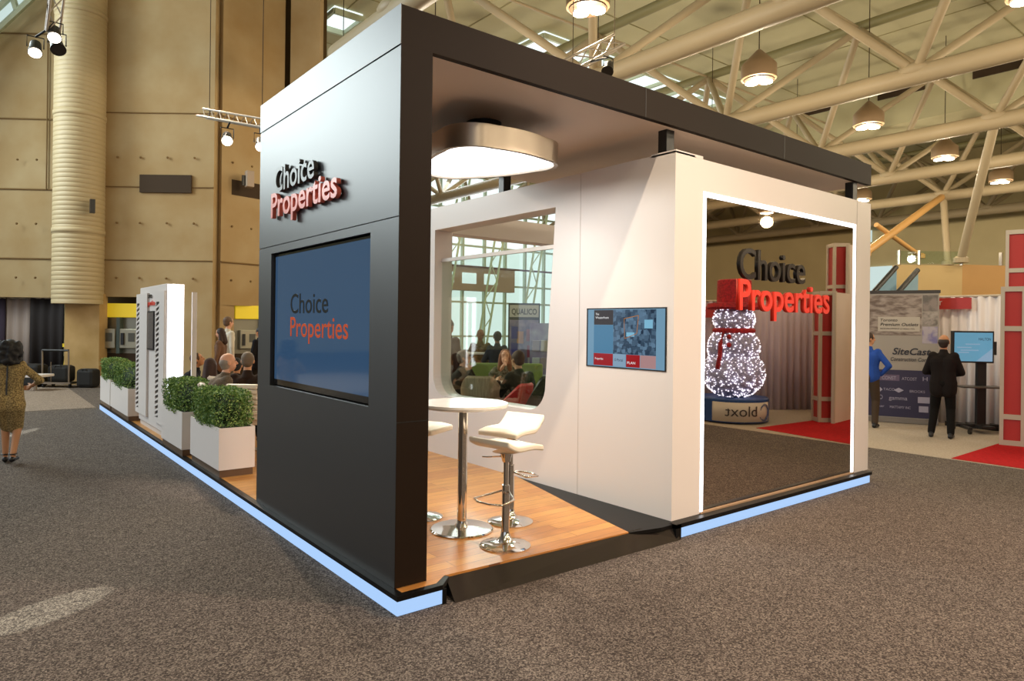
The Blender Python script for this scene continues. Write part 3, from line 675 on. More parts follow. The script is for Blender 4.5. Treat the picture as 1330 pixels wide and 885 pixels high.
# bar table and stools
g = thing('bar_table', 'round white high bar table on a chrome column', 'table', (1.13, .94, .131))
MB().lathe([(.0, 1.02), (.30, 1.02), (.372, 1.035), (.38, 1.05), (.375, 1.068), (.0, 1.07)], n=56, cap=False).build('table_top', M_WHITEG, g, smooth='auto')
MB().lathe([(.04, .03), (.04, 1.02)], n=28).build('column', M_CHROME, g, smooth='auto')
MB().lathe([(.262, 0), (.265, .006), (.255, .016), (.06, .030), (.045, .06)], n=56).build('base_plate', M_CHROME, g, smooth='auto')
def stool(loc, rz, hgt, label, sw=.11):
    g = thing('bar_stool', label, 'stool', loc, rz, 'white bar stools at the high table')
    prof = []   # seat cross-section: swooping pad in local y-z
    N = 18; top = []; bot = []
    for i in range(N+1):
        u = i/N; y = -.21+.42*u
        z = .02+ (sw*((y-.07)/.14)**1.5 if y > .07 else 0)+(-.02*((-.09-y)/.12)**1.4 if y < -.09 else 0)
        top.append((y, hgt+z+.03)); bot.append((y, hgt+z-.015))
    poly = top+bot[::-1]
    MB().prism(poly, -.21, .21, 'yz').build('seat', mat('seat_cream', '#efe6d2', .4), g, smooth='auto', bevel=.012)
    MB().lathe([(.11, hgt-.02), (.05, hgt-.03), (.03, hgt-.10)], n=20).build('seat_mount', M_CHROME, g, smooth='auto')
    MB().lathe([(.020, hgt-.3), (.020, hgt-.03)], n=18).build('piston', M_CHROME, g, smooth='auto')
    MB().lathe([(.2, 0), (.2, .008), (.17, .022), (.07, .04), (.04, .075), (.032, .12), (.030, hgt-.28)], n=40).build('pedestal', M_CHROME, g, smooth='auto')
    z = .40*hgt/.78
    MB().tube([(-.03, 0, z+.04), (-.13, .05, z), (-.15, .20, z-.01), (-.06, .25, z-.01), (.06, .25, z-.01), (.15, .20, z-.01), (.13, .05, z), (.03, 0, z+.04)], .009, 8).build('foot_ring', M_CHROME, g, smooth=True)
    MB().tube([(.02, 0, hgt-.06), (.16, .03, hgt-.08), (.22, .04, hgt-.085)], .006, 6).build('lever', M_CHROME, g)
    return g
stool((1.167, .393, .131), radians(100), .755, 'front white bar stool, nearest to the ramp, seat turned side on', .055)
stool((1.60, .876, .131), radians(-75), .78, 'second white bar stool, between the table and the white wall')
p = at_z(546, 672, .131)
stool((p.x, p.y, .131), radians(30), .78, 'white bar stool half hidden behind the black tower')

# ---------------- planters
def leafmesh(sx, sy, sz, seed, n=9000):
    rnd = random.Random(seed); bm = bmesh.new(); leaves = []
    lumps = [(rnd.uniform(-sx*.42, sx*.42), rnd.uniform(-sy*.45, sy*.45), rnd.uniform(-sz*.1, sz*.38), rnd.uniform(.09, .16)) for _ in range(26)]
    def inside(p):
        x, y, z = p; e = (abs(x)/(sx/2))**4+(abs(y)/(sy/2))**4+(abs(z)/(sz/2))**4
        return e
    for i in range(n):
        while True:
            d = Vector((rnd.gauss(0, 1), rnd.gauss(0, 1), rnd.gauss(0, 1))).normalized()
            k = (abs(d.x)/(sx/2))**7+(abs(d.y)/(sy/2))**7+(abs(d.z)/(sz/2))**7; r = k**(-1/7)
            if rnd.random() < r/max(sx, sy): break
        bump = .92+.07*sin(d.x*9+d.y*7+seed)*cos(d.z*8+seed)+rnd.uniform(-.12, .10)
        c = d*r*bump; c += Vector((rnd.gauss(0, .006), rnd.gauss(0, .006), rnd.gauss(0, .006)))
        a = (d*.6+Vector((rnd.gauss(0, .7), rnd.gauss(0, .7), rnd.gauss(0, .7)))).normalized(); b = a.cross(Vector((rnd.gauss(0, 1), rnd.gauss(0, 1), rnd.gauss(0, 1)))).normalized()
        L = rnd.uniform(.012, .020); W = L*.42
        vs = [bm.verts.new(c-a*L), bm.verts.new(c+b*W), bm.verts.new(c+a*L), bm.verts.new(c-b*W)]
        f = bm.faces.new(vs); f.material_index = rnd.choice((0, 0, 1, 1, 2))
    me = bpy.data.meshes.new('foliage'); bm.to_mesh(me); bm.free()
    for mm in (mat('leaf_mid', '#728f4a', .6, spec=.2), mat('leaf_dark', '#4f6f38', .6, spec=.2), mat('leaf_light', '#a2b565', .6, spec=.2)): me.materials.append(mm)
    return me
def planter(x, y, L, W, H, label, seed, hh=.44, n=9000, over=.04):
    g = thing('hedge_planter', label, 'planter', (x, y, .131), 0, 'white box planters with clipped hedges')
    MB().box(.015, W-.015, .02, L-.02, 0, .082).build('plinth', mat('planter_plinth', '#6a5442', .3, .4), g)
    m = MB(); b = m.bm
    m.box(0, W, 0, L, .082, H-.02); m.box(0, .02, 0, L, H-.02, H); m.box(W-.02, W, 0, L, H-.02, H); m.box(.02, W-.02, 0, .02, H-.02, H); m.box(.02, W-.02, L-.02, L, H-.02, H)
    m.build('box', M_WHITE, g)
    MB().box(.02, W-.02, .02, L-.02, H-.02, H-.008).build('soil', mat('soil', '#2c2118', .9), g)
    me = leafmesh(W+over, L-.06, hh, seed, n); o = bpy.data.objects.new('foliage', me); link(o, g); o.location = (W/2, L/2, H+hh/2-.05); o['kind'] = 'stuff'
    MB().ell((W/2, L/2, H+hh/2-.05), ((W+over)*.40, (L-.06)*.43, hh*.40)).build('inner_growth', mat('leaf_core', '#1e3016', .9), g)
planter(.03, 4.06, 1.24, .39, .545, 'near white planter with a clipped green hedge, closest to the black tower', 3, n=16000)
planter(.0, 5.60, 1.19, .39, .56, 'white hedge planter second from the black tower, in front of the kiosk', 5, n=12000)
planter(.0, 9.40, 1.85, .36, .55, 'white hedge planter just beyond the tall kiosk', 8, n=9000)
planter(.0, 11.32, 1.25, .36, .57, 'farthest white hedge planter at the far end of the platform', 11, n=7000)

# ---------------- kiosk
g = thing('lit_kiosk', 'tall white kiosk with slotted side panels and a glowing white end', 'kiosk')
KX0, KX1, KY0, KY1, KZ = .12, .36, 7.13, 9.11, 2.405
MB().box(KX0, KX1, KY0, KY1, .21, KZ).build('body', M_WHITE, g, bevel=.005)
MB().box(KX0+.02, KX1-.02, KY0+.02, KY1-.02, .131, .21).build('plinth', mat('kiosk_plinth', '#c8bcb2', .5), g)
MB().box(KX0+.012, KX1-.012, KY0-.012, KY0, .30, KZ-.012).build('light_panel', M_LEDW, g, label='glowing white end panel')
for y0, y1, lab in ((7.135, 7.74, 'near slotted panel'), (8.37, 9.26, 'far slotted panel')):
    m = MB(); xx = .088
    ys = y1-.26   # slots live in the far strip of the panel
    m.box(xx, KX0, y0 if y0 > KY0 else KY0, ys, .32, 2.30); m.box(xx, KX0, y1-.04, y1, .32, 2.30)
    k = 0; z = .40
    m.box(xx, KX0, ys, y1-.04, .32, .40)
    while z < 2.10:
        v = [(ys, z+.045), (y1-.04, z), (y1-.04, z+.033), (ys, z+.078)]
        m.prism(v, xx, xx+.012, "yz"); z += .078
    m.box(xx, KX0, ys, y1-.04, z+.03, 2.30)
    m.build('slotted_panel', M_WHITE, g, label=lab)
    MB().box(xx+.013, xx+.0315, ys, y1-.04, .4, z+.03).build('slot_backing', M_BLK, g)
MB().box(.405, .47, 6.86, 6.90, .32, 2.28).build('edge_fin', M_WHITE, g)
MB().box(KX0+.0, .60, 7.34, 7.36, 1.2, 1.3).build('panel_bracket', M_STEEL, g) if False else None
MB().box(KX0-.02, KX0, 7.94, 8.62, 1.40, 2.01).build('kiosk_screen', M_BLK, g)
MB().box(KX0-.021, KX0-.02, 7.96, 8.36, 1.42, 1.99).build('screen_face', mat('screen_grey', '#6a625e', .2), g)
text('choice_letters', 'Choice', M_GREYL, g, (KX0-.01, 8.62, 2.22), (0, -1, 0), UPV, width=.5, height=.08, depth=.01)
text('properties_letters', 'Properties', mat('letter_red3', '#e04a38', .4), g, (KX0-.01, 8.64, 2.10), (0, -1, 0), UPV, width=.76, height=.08, depth=.01, bold=.01)

# ================================================================== STAND AT RIGHT
bt = mat('frame_light', '#bcae98', .4, .2)
def framed_tower(x, y, rz, w_, h, label, splits, leaf=True, wpanel=.9):
    g = thing('framed_tower', label, 'display tower', (x, y, .012), rz)
    m = MB(); s = .055; hw = w_/2
    for i in (-1, 1):
        for j in (-1, 1): m.box(i*hw-(s if i > 0 else 0), i*hw+(s if i < 0 else 0), j*hw-(s if j > 0 else 0), j*hw+(s if j < 0 else 0), 0, h)
    zs = [0]+splits+[h-.08]
    for z in zs:
        m.box(-hw+s, hw-s, -hw+.004, -hw+.05, z, z+.08); m.box(-hw+.004, -hw+.05, -hw+s, hw-s, z, z+.08); m.box(-hw+s, hw-s, hw-.05, hw-.004, z, z+.08); m.box(hw-.05, hw-.004, -hw+s, hw-s, z, z+.08)
    m.build('metal_frame', bt, g)
    for a, b in zip(zs, zs[1:]):
        MB().box(-hw+.03, hw-.03, -hw+.03, hw-.03, a+.08, b).build('red_panel', M_REDP, g)
    return g
def maple(g, c, xd, yd, s, m, name='maple_leaf'):
    half = [(0, 1), (.16, .68), (.30, .74), (.24, .30), (.52, .58), (.60, .42), (.88, .46), (.76, .20), (.88, .10), (.42, -.26), (.48, -.42), (.05, -.36), (.06, -.80), (0, -.80)]
    P_ = half+[(-x, y) for x, y in half[::-1][1:-1]]; X = Vector(xd); Y = Vector(yd); Z = X.cross(Y).normalized()*.004
    mb = MB(); c = Vector(c); a = mb._v([c+X*(p[0]*s)+Y*(p[1]*s) for p in P_]); b = mb._v([c+X*(p[0]*s)+Y*(p[1]*s)+Z for p in P_]); n = len(P_)
    mb.bm.faces.new(a); mb.bm.faces.new(b[::-1])
    for i in range(n): mb.bm.faces.new([a[i], b[i], b[(i+1) % n], a[(i+1) % n]])
    return mb.build(name, m, g)
def twigs(g, c, xd, yd, s, m, seed):
    rnd = random.Random(seed); mb = MB(); c = Vector(c); X = Vector(xd); Y = Vector(yd)
    p = c.copy(); a = 1.5
    for k in range(14):
        a += rnd.uniform(-1.3, 1.3); q = p+(X*cos(a)+Y*abs(sin(a)))*s*rnd.uniform(.08, .18); mb.tube([p, q], .004, 4); p = q if rnd.random() < .7 else c+(p-c)*.5
    mb.build('printed_twig', m, g)
# the near tower: visible side faces the camera and shows the frame
framed_tower(11.20, -.18, radians(-75), .335, 2.57, 'red panelled grey framed tower standing at the corner of the red carpet', [.42, 1.70-.45+.6])
# white leaf-printed panel continuing to the right
def leaf_panel(p0, p1, h, label, leaves, z0=.012):
    p0 = Vector(p0); p1 = Vector(p1); d = (p1-p0); L = d.length; d.normalize(); nrm = Vector((d.y, -d.x, 0))
    if nrm.dot(CAM-p0) < 0: nrm = -nrm
    g = thing('printed_panel', label, 'panel'); c = (p0+p1)/2
    MB().obox((c.x, c.y, z0+h/2), d, nrm, UPV, L/2, .02, h/2).build('panel_sheet', mat('panel_sheet', '#d6c6b6', .6), g)
    for q in (p0, p1): MB().obox((q.x, q.y, z0+h/2), d, nrm, UPV, .03, .03, h/2).build('panel_post', bt, g)
    for (u, z, s, rot) in leaves:
        q = p0+d*L*u+nrm*.021; ca, sa = cos(rot), sin(rot); xd = d*ca+Vector(UPV)*sa; yd = -d*sa+Vector(UPV)*ca
        if xd.cross(yd).dot(nrm) < 0: xd = -xd
        maple(g, (q.x, q.y, z), xd, yd, s, M_REDP)
        twigs(g, (q.x, q.y, z+s), xd, yd, s*2.5, mat('twig_red', '#c07060', .6), int(z*100)); twigs(g, (q.x, q.y, z-s*2), xd, yd, s*2.5, MC['twig_red'], int(z*77))
    return g
leaf_panel((11.25, -.40, 0), (11.1, -1.9, 0), 2.57, 'white leaf printed panel at the right edge beside the red tower', [(.10, 1.78, .10, .3), (.5, 1.0, .2, -.2)])
p_ = at(1332, 300, 12.9); framed_tower(p_.x, p_.y, radians(-75), .60, 3.75, 'tallest red framed tower cut by the right edge of the photo', [.8, 1.6, 2.95])
# drape wall behind
def drape(p0, p1, h, m, name, label, z0=.01, amp=.035, wl=.16, cat='drape'):
    p0 = Vector(p0); p1 = Vector(p1); d = p1-p0; L = d.length; d.normalize(); nrm = Vector((d.y, -d.x, 0)); mb = MB(); n = int(L/wl*8); A = []; B = []
    for i in range(n+1):
        u = L*i/n; o_ = nrm*(amp*sin(2*pi*u/wl)+amp*.5*sin(2*pi*u/wl*.37+1)); q = p0+d*u+o_; A.append(mb.bm.verts.new((q.x, q.y, z0))); q = p0+d*u+o_*.6; B.append(mb.bm.verts.new((q.x, q.y, h)))
    for i in range(n): mb.bm.faces.new([A[i], A[i+1], B[i+1], B[i]])
    o = mb.build(name, m, smooth=True); s_ = o.modifiers.new('thick', 'SOLIDIFY'); s_.thickness = .008
    g = thing(name, label, cat); o.name = 'cloth'; o.parent = g
    MB().tube([(p0.x, p0.y, h+.01), (p1.x, p1.y, h+.01)], .025, 8).build('rail', bt, g)
    return g
drape((13.3, 5.2, 0), (12.95, -.75, 0), 2.52, M_DRKP, 'white_drape', 'white drape wall behind the man in the black suit')
tag(MB().box(12.80, 12.84, -.6, 1.35, .006, .09).build('kick_rail', M_BLK), 'black rail along the foot of the white drape', 'rail')
# stand sign on the drape
q = [at(1222, 390, 15.0), at(1262, 390, 15.0)]
g = thing('stand_sign', 'small red name sign hanging on the white drape above the monitor', 'sign')
MB().box(12.93, 12.96, .97, 2.1, 2.28, 2.50).build('sign_board', M_REDP, g)
text('sign_letters', 'SITECAST', W_ if False else mat('sign_white', '#e8ddd4', .5), g, (12.928, 1.95, 2.36), (0, -1, 0), UPV, height=.08, depth=.003)
# exhibition banner
B0 = Vector((12.12, 2.78, 0)); B1 = Vector((12.70, 1.44, 0)); bd = (B1-B0).normalized(); bn = Vector((bd.y, -bd.x, 0)); bn = bn if bn.dot(CAM-B0) > 0 else -bn
BL = (B1-B0).length; BH = 2.62
g = thing('display_banner', 'wide pop up banner with an aerial photo above and a dark logo wall below', 'banner')
def bpl(name, u0, u1, z0, z1, m, k=1):
    c_ = B0+bd*(u0+u1)/2+bn*(.02+.002*k); return MB().obox((c_.x, c_.y, (z0+z1)/2), bd, bn, UPV, (u1-u0)/2, .001, (z1-z0)/2).build(name, m, g)
c_ = (B0+B1)/2; MB().obox((c_.x, c_.y, BH/2+.03), bd, bn, UPV, BL/2, .02, BH/2-.03).build('banner_sheet', mat('banner_grey', '#a0968a', .7), g)
MB().obox((c_.x, c_.y, BH), bd, bn, UPV, BL/2+.02, .03, .03).build('top_bar', mat('bar_dark', '#3a3430', .5), g)
MB().obox((c_.x+bn.x*.0, c_.y, .06), bd, bn, UPV, BL/2, .12, .045).build('foot_case', mat('case_grey', '#8e857c', .4, .5), g)
bpl('photo_print', .0, BL*.80, 1.75, 2.56, mat('aerial_print', '#6b5a50', .7, noise=('#a39488', 5, .12, (1, 1, 3))))
for k, (z0, z1, c1, c2) in enumerate(((2.23, 2.55, '#8d8078', '#6a635c'), (1.95, 2.21, '#a89c92', '#6e665e'), (1.60, 1.93, '#8078a0', '#b0a4a8'))):
    bpl('photo_print', BL*.81, BL*.985, z0, z1, mat('print_%d' % k, c1, .7, noise=(c2, 7, .1)))
bpl('caption_panel', BL*.28, BL*.78, 1.83, 2.12, mat('caption_pale', '#b8ac9c', .7), 2)
ink = mat('ink_dark', '#2a2626', .6)
def btext(body, u, z, w_, h, m=ink, bold=0, shear=0, k=3):
    p_ = B0+bd*u+bn*(.02+.002*k); xd = bd
    if xd.cross(Vector(UPV)).dot(bn) < 0: pass
    text('banner_letters', body, m, g, (p_.x, p_.y, z), xd, UPV, width=w_, height=h, depth=.0015*(1 if xd.cross(Vector(UPV)).dot(bn) > 0 else -1), bold=bold, shear=shear)
btext('Toronto', BL*.31, 2.03, .30, .055, bold=.01, shear=.2); btext('Premium Outlets', BL*.31, 1.94, .66, .06, bold=.015, shear=.2); btext('REDEVELOPMENT at Halton Hills', BL*.31, 1.87, .60, .028)
btext('SiteCast', BL*.46, 1.37, .66, .13, mat('ink_slate', '#2c2c34', .6), .02, .25); btext('Construction Corp.', BL*.44, 1.24, .66, .075, MC['ink_slate'], .006, .2)
bpl('logo_wall', .0, BL*.99, .12, 1.06, mat('logo_navy', '#35304a', .6))
pale = mat('logo_pale', '#a9a3b4', .6)
for (s_, u, z, w_, h) in (('LIFT CONST', .34, .86, .40, .07), ('ATCOST', .84, .86, .26, .06), ('H', 1.2, .86, .08, .08), ('TACO', .52, .64, .2, .05), ('BROOKS', .98, .62, .26, .05), ('CBO', .34, .46, .17, .09), ('gamma', .62, .46, .32, .08), ('Tucker', .34, .30, .2, .05), ('MATTAMY INC', .64, .29, .36, .05)):
    btext(s_, u, z, w_, h, pale)
bpl('logo_patch', .32, .80, .84, .96, mat('logo_mauve', '#6a5a70', .6), 2)
m = MB(); p_ = B0+bd*.43+bn*.027
m.obox((p_.x, p_.y, .655), (bd+Vector(UPV)), bn, (Vector(UPV)-bd), .055, .001, .055); p_ = B0+bd*.79+bn*.027; m.obox((p_.x, p_.y, .655), (bd*1.4+Vector(UPV)*.8), bn, (Vector(UPV)*.8-bd*1.4), .05, .001, .05)
p_ = B0+bd*1.22+bn*.027; m.obox((p_.x, p_.y, .48), bd, bn, UPV, .10, .001, .06); p_ = B0+bd*1.22+bn*.027; m.obox((p_.x, p_.y, .30), bd, bn, UPV, .08, .001, .06); m.build('logo_mark', pale, g)
# monitor on trolley
q0 = at_z(1273, 562, .0)
g = thing('monitor_trolley', 'black wheeled monitor trolley with a lit blue screen on the grey carpet', 'monitor stand', (q0.x, q0.y, .006), radians(-51.5+4))
# local: x to the right in view, -y towards the camera
MB().box(-.08, .08, -.04, .04, .12, 1.5).build('column', M_BLK, g, bevel=.01)
m = MB(); m.box(-.42, .42, -.05, .03, .10, .15); m.box(-.36, -.30, -.38, .30, .08, .13); m.box(.30, .36, -.38, .30, .08, .13); m.box(-.12, .12, -.3, .3, .09, .14); m.build('base_frame', M_BLK, g, bevel=.008)
for x_ in (-.33, .33):
    for y_ in (-.34, .27): MB().tube([(x_-.02, y_, .045), (x_+.02, y_, .045)], .045, 16).build('caster', M_BLK, g)
MB().box(-.42, .30, -.30, .10, .82, .85).build('shelf', mat('shelf_grey', '#4a443e', .4), g, bevel=.01)
MB().box(-.55, .14, -.16, -.07, 1.27, 1.85).build('screen_case', M_BLK, g, bevel=.01)
scr = mat('screen_cyan', '#06080a', .12, emit=.75, ecol='#6aa6c2'); nt = scr.node_tree
sc_ = MB().box(-.52, .11, -.165, -.16, 1.30, 1.82).build('screen_face', scr, g, label='lit blue screen')
m = MB(); m.prism([(-.16, 1.305), (.11, 1.305), (.11, 1.54)], -.1665, -.165, 'xz'); m.build('screen_graphic', mat('screen_pale', '#0a0a0a', .2, emit=.7, ecol='#cfe6ee'), g)
m = MB()
for x_, z_, w2 in ((-.48, 1.54, .24), (-.42, 1.49, .3), (-.46, 1.45, .18), (-.34, 1.60, .24)): m.box(x_, x_+w2, -.1665, -.165, z_, z_+.02)
m.build('screen_graphic', MC['screen_pale'], g)
text('screen_letters', 'HALTON', mat('screen_ink', '#101420', .3, emit=.2, ecol='#2a3a6a'), g, (-.12, -.166, 1.68), (1, 0, 0), UPV, width=.2, height=.05, depth=-.001)
m = MB(); m.box(.14, .20, -.12, -.02, 1.42, 1.66); m.build('side_speaker', M_BLK, g)
# balcony
Ba = at(1164, 415, 26); Bb = at(1249, 415, 26); Bc = at(1420, 415, 27.0)
def seg(a, b, z0, z1, name, m, lab=None, th=.3, cat='balcony'):
    a = Vector((a.x, a.y, 0)); b = Vector((b.x, b.y, 0)); d = (b-a).normalized(); nn = Vector((d.y, -d.x, 0)); nn = -nn if nn.dot(CAM-a) > 0 else nn
    o = MB().prism([(p.x, p.y) for p in (a, b, b+nn*th, a+nn*th)], z0, z1).build(name, m); return o
struct(seg(Ba, Bb, 0, 4.36, 'wall_balcony', M_BEIGE)); struct(seg(Bb, Bc, 2.95, 4.40, 'wall_balcony.001', mat('balcony_warm', '#b98e55', .6, noise=('#b0864e', 1, .3))))
struct(seg(at(1240, 415, 30), at(1425, 415, 30), 0, 4.3, 'wall_balcony.002', M_CONCD))
struct(seg(Bb, at(1255, 415, 30), 0, 2.95, 'wall_balcony.003', M_CONCD))
g = thing('glass_balustrade', 'glass balustrade with small steel posts on the beige balcony', 'railing')
d = (Bb-Ba); d.z = 0; L = d.length; d.normalize()
c_ = (Ba+Bb)/2; MB().obox((c_.x, c_.y, 4.65), d, (-d.y, d.x, 0), UPV, L/2, .012, .24).build('glass_sheet', glass('balustrade_glass', '#f0faf5'), g)
for px in (1167, 1193, 1248): p_ = at(px, 415, 26-.05); MB().box(-.04, .04, -.04, .04, 0, .55).build('post', M_STEEL, g).location = (p_.x, p_.y, 4.36)
p_ = at(1299, 415, 26.3); MB().box(-.05, .05, -.05, .05, 0, .5).build('post', M_STEEL, g).location = (p_.x, p_.y, 4.4)
# clerestory glimpse over the balcony and escalator
struct(MB().box(46.35, 46.45, 15.5, 27, 3.0, 6.2).build('window_4', M_DAY2))
struct(MB().box(46.2, 46.3, 17.5, 22, 7.9, 8.7).build('window_5', M_DAY2))
g = thing('escalator', 'escalator with glass sides rising beside the white mirror wall edge', 'escalator')
e0 = at(1118, 398, 24); e1 = at(1164, 347, 25)
MB().tube([e0, e1], .09, 8).build('handrail', M_BLK, g)
MB().tube([e0+Vector((.6, -.5, -.1)), e1+Vector((.6, -.5, -.1))], .09, 8).build('handrail', M_BLK, g)
def slab(name, z_top0, z_bot0, z_bot1, m_, off, th):
    n_ = Vector((.77, -.64, 0)); mb = MB(); P4 = [e0+Vector((0, 0, z_top0)), e1+Vector((0, 0, z_top0)), Vector((e1.x, e1.y, z_bot1)), Vector((e0.x, e0.y, z_bot0))]
    a4 = mb._v([p+n_*off for p in P4]); b4 = mb._v([p+n_*(off+th) for p in P4]); mb.bm.faces.new(a4); mb.bm.faces.new(b4[::-1])
    for i in range(4): mb.bm.faces.new([a4[i], b4[i], b4[(i+1) % 4], a4[(i+1) % 4]])
    mb.build(name, m_, g)
for off in (0, .78): slab('glass_side', -.08, e0.z-.9, e1.z-.9, mat('escalator_glass', '#8fb0c4', .1), off, .02)
slab('truss_cladding', -.9, 0, 0, M_BEIGE, 0, .8)

# ---------------- what the mirror reflects (right of the photograph)
g = thing('light_snowman', 'giant snowman of white lights with red hat and scarf, seen in the mirror', 'snowman', (9.9, -4.05, .006), radians(0))
m = MB()
R = .68
MB().lathe([(R, .03), (R, .46), (R-.02, .48)], n=48).build('round_base', mat('base_blue', '#18407a', .5), g, smooth='auto')
# curved white sign around the side facing the mirror
fac = atan2(.80, -.62)   # towards the mirror image of the camera
m = MB(); n = 24; A = []; B = []
for i in range(n+1):
    a = fac+radians(-52+104*i/n); A.append(m.bm.verts.new(((R+.015)*cos(a), (R+.015)*sin(a), .05))); B.append(m.bm.verts.new(((R+.015)*cos(a), (R+.015)*sin(a), .42)))
for i in range(n): m.bm.faces.new([A[i], A[i+1], B[i+1], B[i]])
o = m.build('sign_band', mat('sign_cream', '#cfc2b0', .6), g, smooth=True); sd = o.modifiers.new('t', 'SOLIDIFY'); sd.thickness = .01
def bend(o, r, a0):    # wrap flat text (x right, z up) round the base
    for v in o.data.vertices:
        a = a0+v.co.x/r; v.co = Vector(((r+v.co.y)*cos(a), (r+v.co.y)*sin(a), v.co.z))
o = text('sign_letters', 'bloxt', mat('ink_brown', '#3a2e2c', .5), g, (0, 0, 0), (1, 0, 0), UPV, width=.62, height=.2, depth=.004); 
for v in o.data.vertices: v.co.z += .16; v.co.y = abs(v.co.y)
bend(o, R+.027, fac-radians(20))
m = MB()
for k, (rr, a0, a1) in enumerate(((.15, 40, 300), (.13, 20, 250), (.165, 80, 330))):
    m.tube([(rr*cos(radians(a0+(a1-a0)*i/20))*.9, .0, .23+rr*sin(radians(a0+(a1-a0)*i/20))) for i in range(21)], .006, 5)
o = m.build('swirl_logo', mat('logo_blue', '#4a5a8a', .5), g); bend(o, R+.03, fac-radians(36))
snow = mat('snow_mesh', '#c4c0da', .8, noise=('#8884a8', 40, .1)); rnd = random.Random(4)
body = MB(); body.ell((0, 0, .95), (.60, .60, .50)); body.ell((0, 0, 1.45), (.50, .50, .45)); body.ell((0, 0, 2.02), (.40, .40, .34)); body.build('body', snow, g, remesh=.03, sm=2)
m = MB(); placed = 0
for c0, rr, n in (((0, 0, .95), (.60, .60, .50), 900), ((0, 0, 1.45), (.50, .50, .45), 700), ((0, 0, 2.02), (.40, .40, .34), 450)):
    for _ in range(n):
        d = Vector((rnd.gauss(0, 1), rnd.gauss(0, 1), rnd.gauss(0, 1))).normalized(); p_ = Vector(c0)+Vector((d.x*rr[0], d.y*rr[1], d.z*rr[2]))*1.02
        m.ell(p_, rnd.uniform(.007, .016), u=5, v=4)
m.build('fairy_lights', mat('fairy_white', '#ffffff', .5, emit=3.0, ecol='#dfe4ff'), g, kind='stuff')
hat = mat('hat_red', '#8e0e18', .7, noise=('#c01824', 25, .12))
MB().lathe([(.50, 2.22), (.54, 2.26), (.52, 2.34), (.34, 2.36), (.33, 2.80), (.30, 2.82)], n=36).build('hat', hat, g, smooth='auto')
MB().tube([(.37*cos(2*pi*i/24), .37*sin(2*pi*i/24), 1.80) for i in range(24)], .05, 8, closed=True).build('scarf', hat, g, smooth=True)
a = fac+radians(48); ux, uy = cos(a), sin(a)
MB().tube([(.38*ux, .38*uy, 1.78), (.50*ux, .50*uy, 1.55), (.52*ux, .52*uy, 1.3), (.60*ux, .60*uy, 1.05)], .045, 8).build('scarf_end', hat, g, smooth=True)
for z_ in (1.68, 1.52): MB().ell((.50*cos(fac+.5), .50*sin(fac+.5), z_), .05, u=10, v=6).build('button', hat, g)
mpt_ = lambda px, D: (at(px, 430, D).x, .108-at(px, 430, D).y, 0)
a_, b_2 = Vector(mpt_(880, 15.3)), Vector(mpt_(1064, 15.6))
drape(a_, b_2, 2.45, mat('drape_mauve', '#b8a6ac', .85), 'white_drape', 'white drape wall reflected behind the light snowman')
q_ = Vector(mpt_(925, 15.1)); dd = (b_2-a_).normalized()
tag(MB().obox((q_.x, q_.y, 2.2), dd, (-dd.y, dd.x, 0), UPV, .9, .02, .12).build('red_header', M_REDP), 'red header board on the drape beside the snowman hat, seen in the mirror', 'sign')
def mpt(px, py, D): p = at(px, py, D); return Vector((p.x, .108-p.y, p.z))
def mfl(px, py): p = at_z(px, py, 0); return Vector((p.x, .108-p.y, 0))
p_ = mfl(1069, 548); framed_tower(p_.x, p_.y, radians(38.5), .34, 2.6, 'short red framed tower with grey metal frame, reflected near the right end of the mirror', [.42, 1.72])
a_, b_2 = mpt(1082, 540, 13.35), mpt(1109, 540, 14.2)
leaf_panel((a_.x, a_.y, 0), (b_2.x, b_2.y, 0), 2.57, 'white leaf printed panel beside the short red tower in the mirror', [(.55, 1.0, .19, .3)])
p_ = mpt(1086, 540, 15.2); framed_tower(p_.x, p_.y, radians(38.5), .36, 3.75, 'tall red framed tower rising behind the short one in the mirror', [.42, 1.72, 2.75])
a_, b_2 = mpt(1099, 540, 14.9), mpt(1150, 540, 15.6)
leaf_panel((a_.x, a_.y, 0), (b_2.x, b_2.y, 0), 3.7, 'tall white leaf printed panel at the right end of the mirror view', [(.25, 2.0, .13, 0)])
a_, b_2 = mpt(890, 500, 14.6), mpt(1062, 500, 15.2)
# ---------------- things at far left
def back_drape(pa, pb, D, m, lab):
    a = at(pa, 415, D); b = at(pb, 415, D); drape((a.x, a.y, 0), (b.x, b.y, 0), 2.5, m, 'pipe_drape', lab, amp=.05, wl=.3)
back_drape(-90, 7, 20.7, mat('drape_purple', '#2e2230', .9), 'dark purple drape at the far left edge')
back_drape(7, 40, 20.8, mat('drape_grey', '#9a8a80', .9), 'grey drape between the dark drapes behind the walking woman')
back_drape(40, 84, 20.6, mat('drape_black', '#1c1412', .9), 'black drape behind the luggage trolley')
p0 = at_z(80, 503, 0)
g = thing('luggage_trolley', 'silver luggage trolley loaded with black bags in front of the black drape', 'trolley', (p0.x, p0.y, .006), radians(-38.5))
MB().box(-.42, .42, -.28, .28, .10, .15).build('deck', M_STEEL, g)
for x_ in (-.36, .36):
    MB().tube([(x_, -.25, .12), (x_, -.27, 1.02)], .022, 8).build('handle_post', M_STEEL, g)
    MB().tube([(x_*1.0-.02, -.2, .05), (x_+.02, -.2, .05)], .05, 12).build('wheel', M_BLK, g); MB().tube([(x_-.02, .2, .05), (x_+.02, .2, .05)], .05, 12).build('wheel', M_BLK, g)
MB().tube([(-.36, -.27, 1.02), (.36, -.27, 1.02)], .03, 8).build('push_bar', M_BLK, g); MB().tube([(-.12, -.26, .15), (-.12, -.27, .7)], .012, 6).build('handle_post', M_STEEL, g)
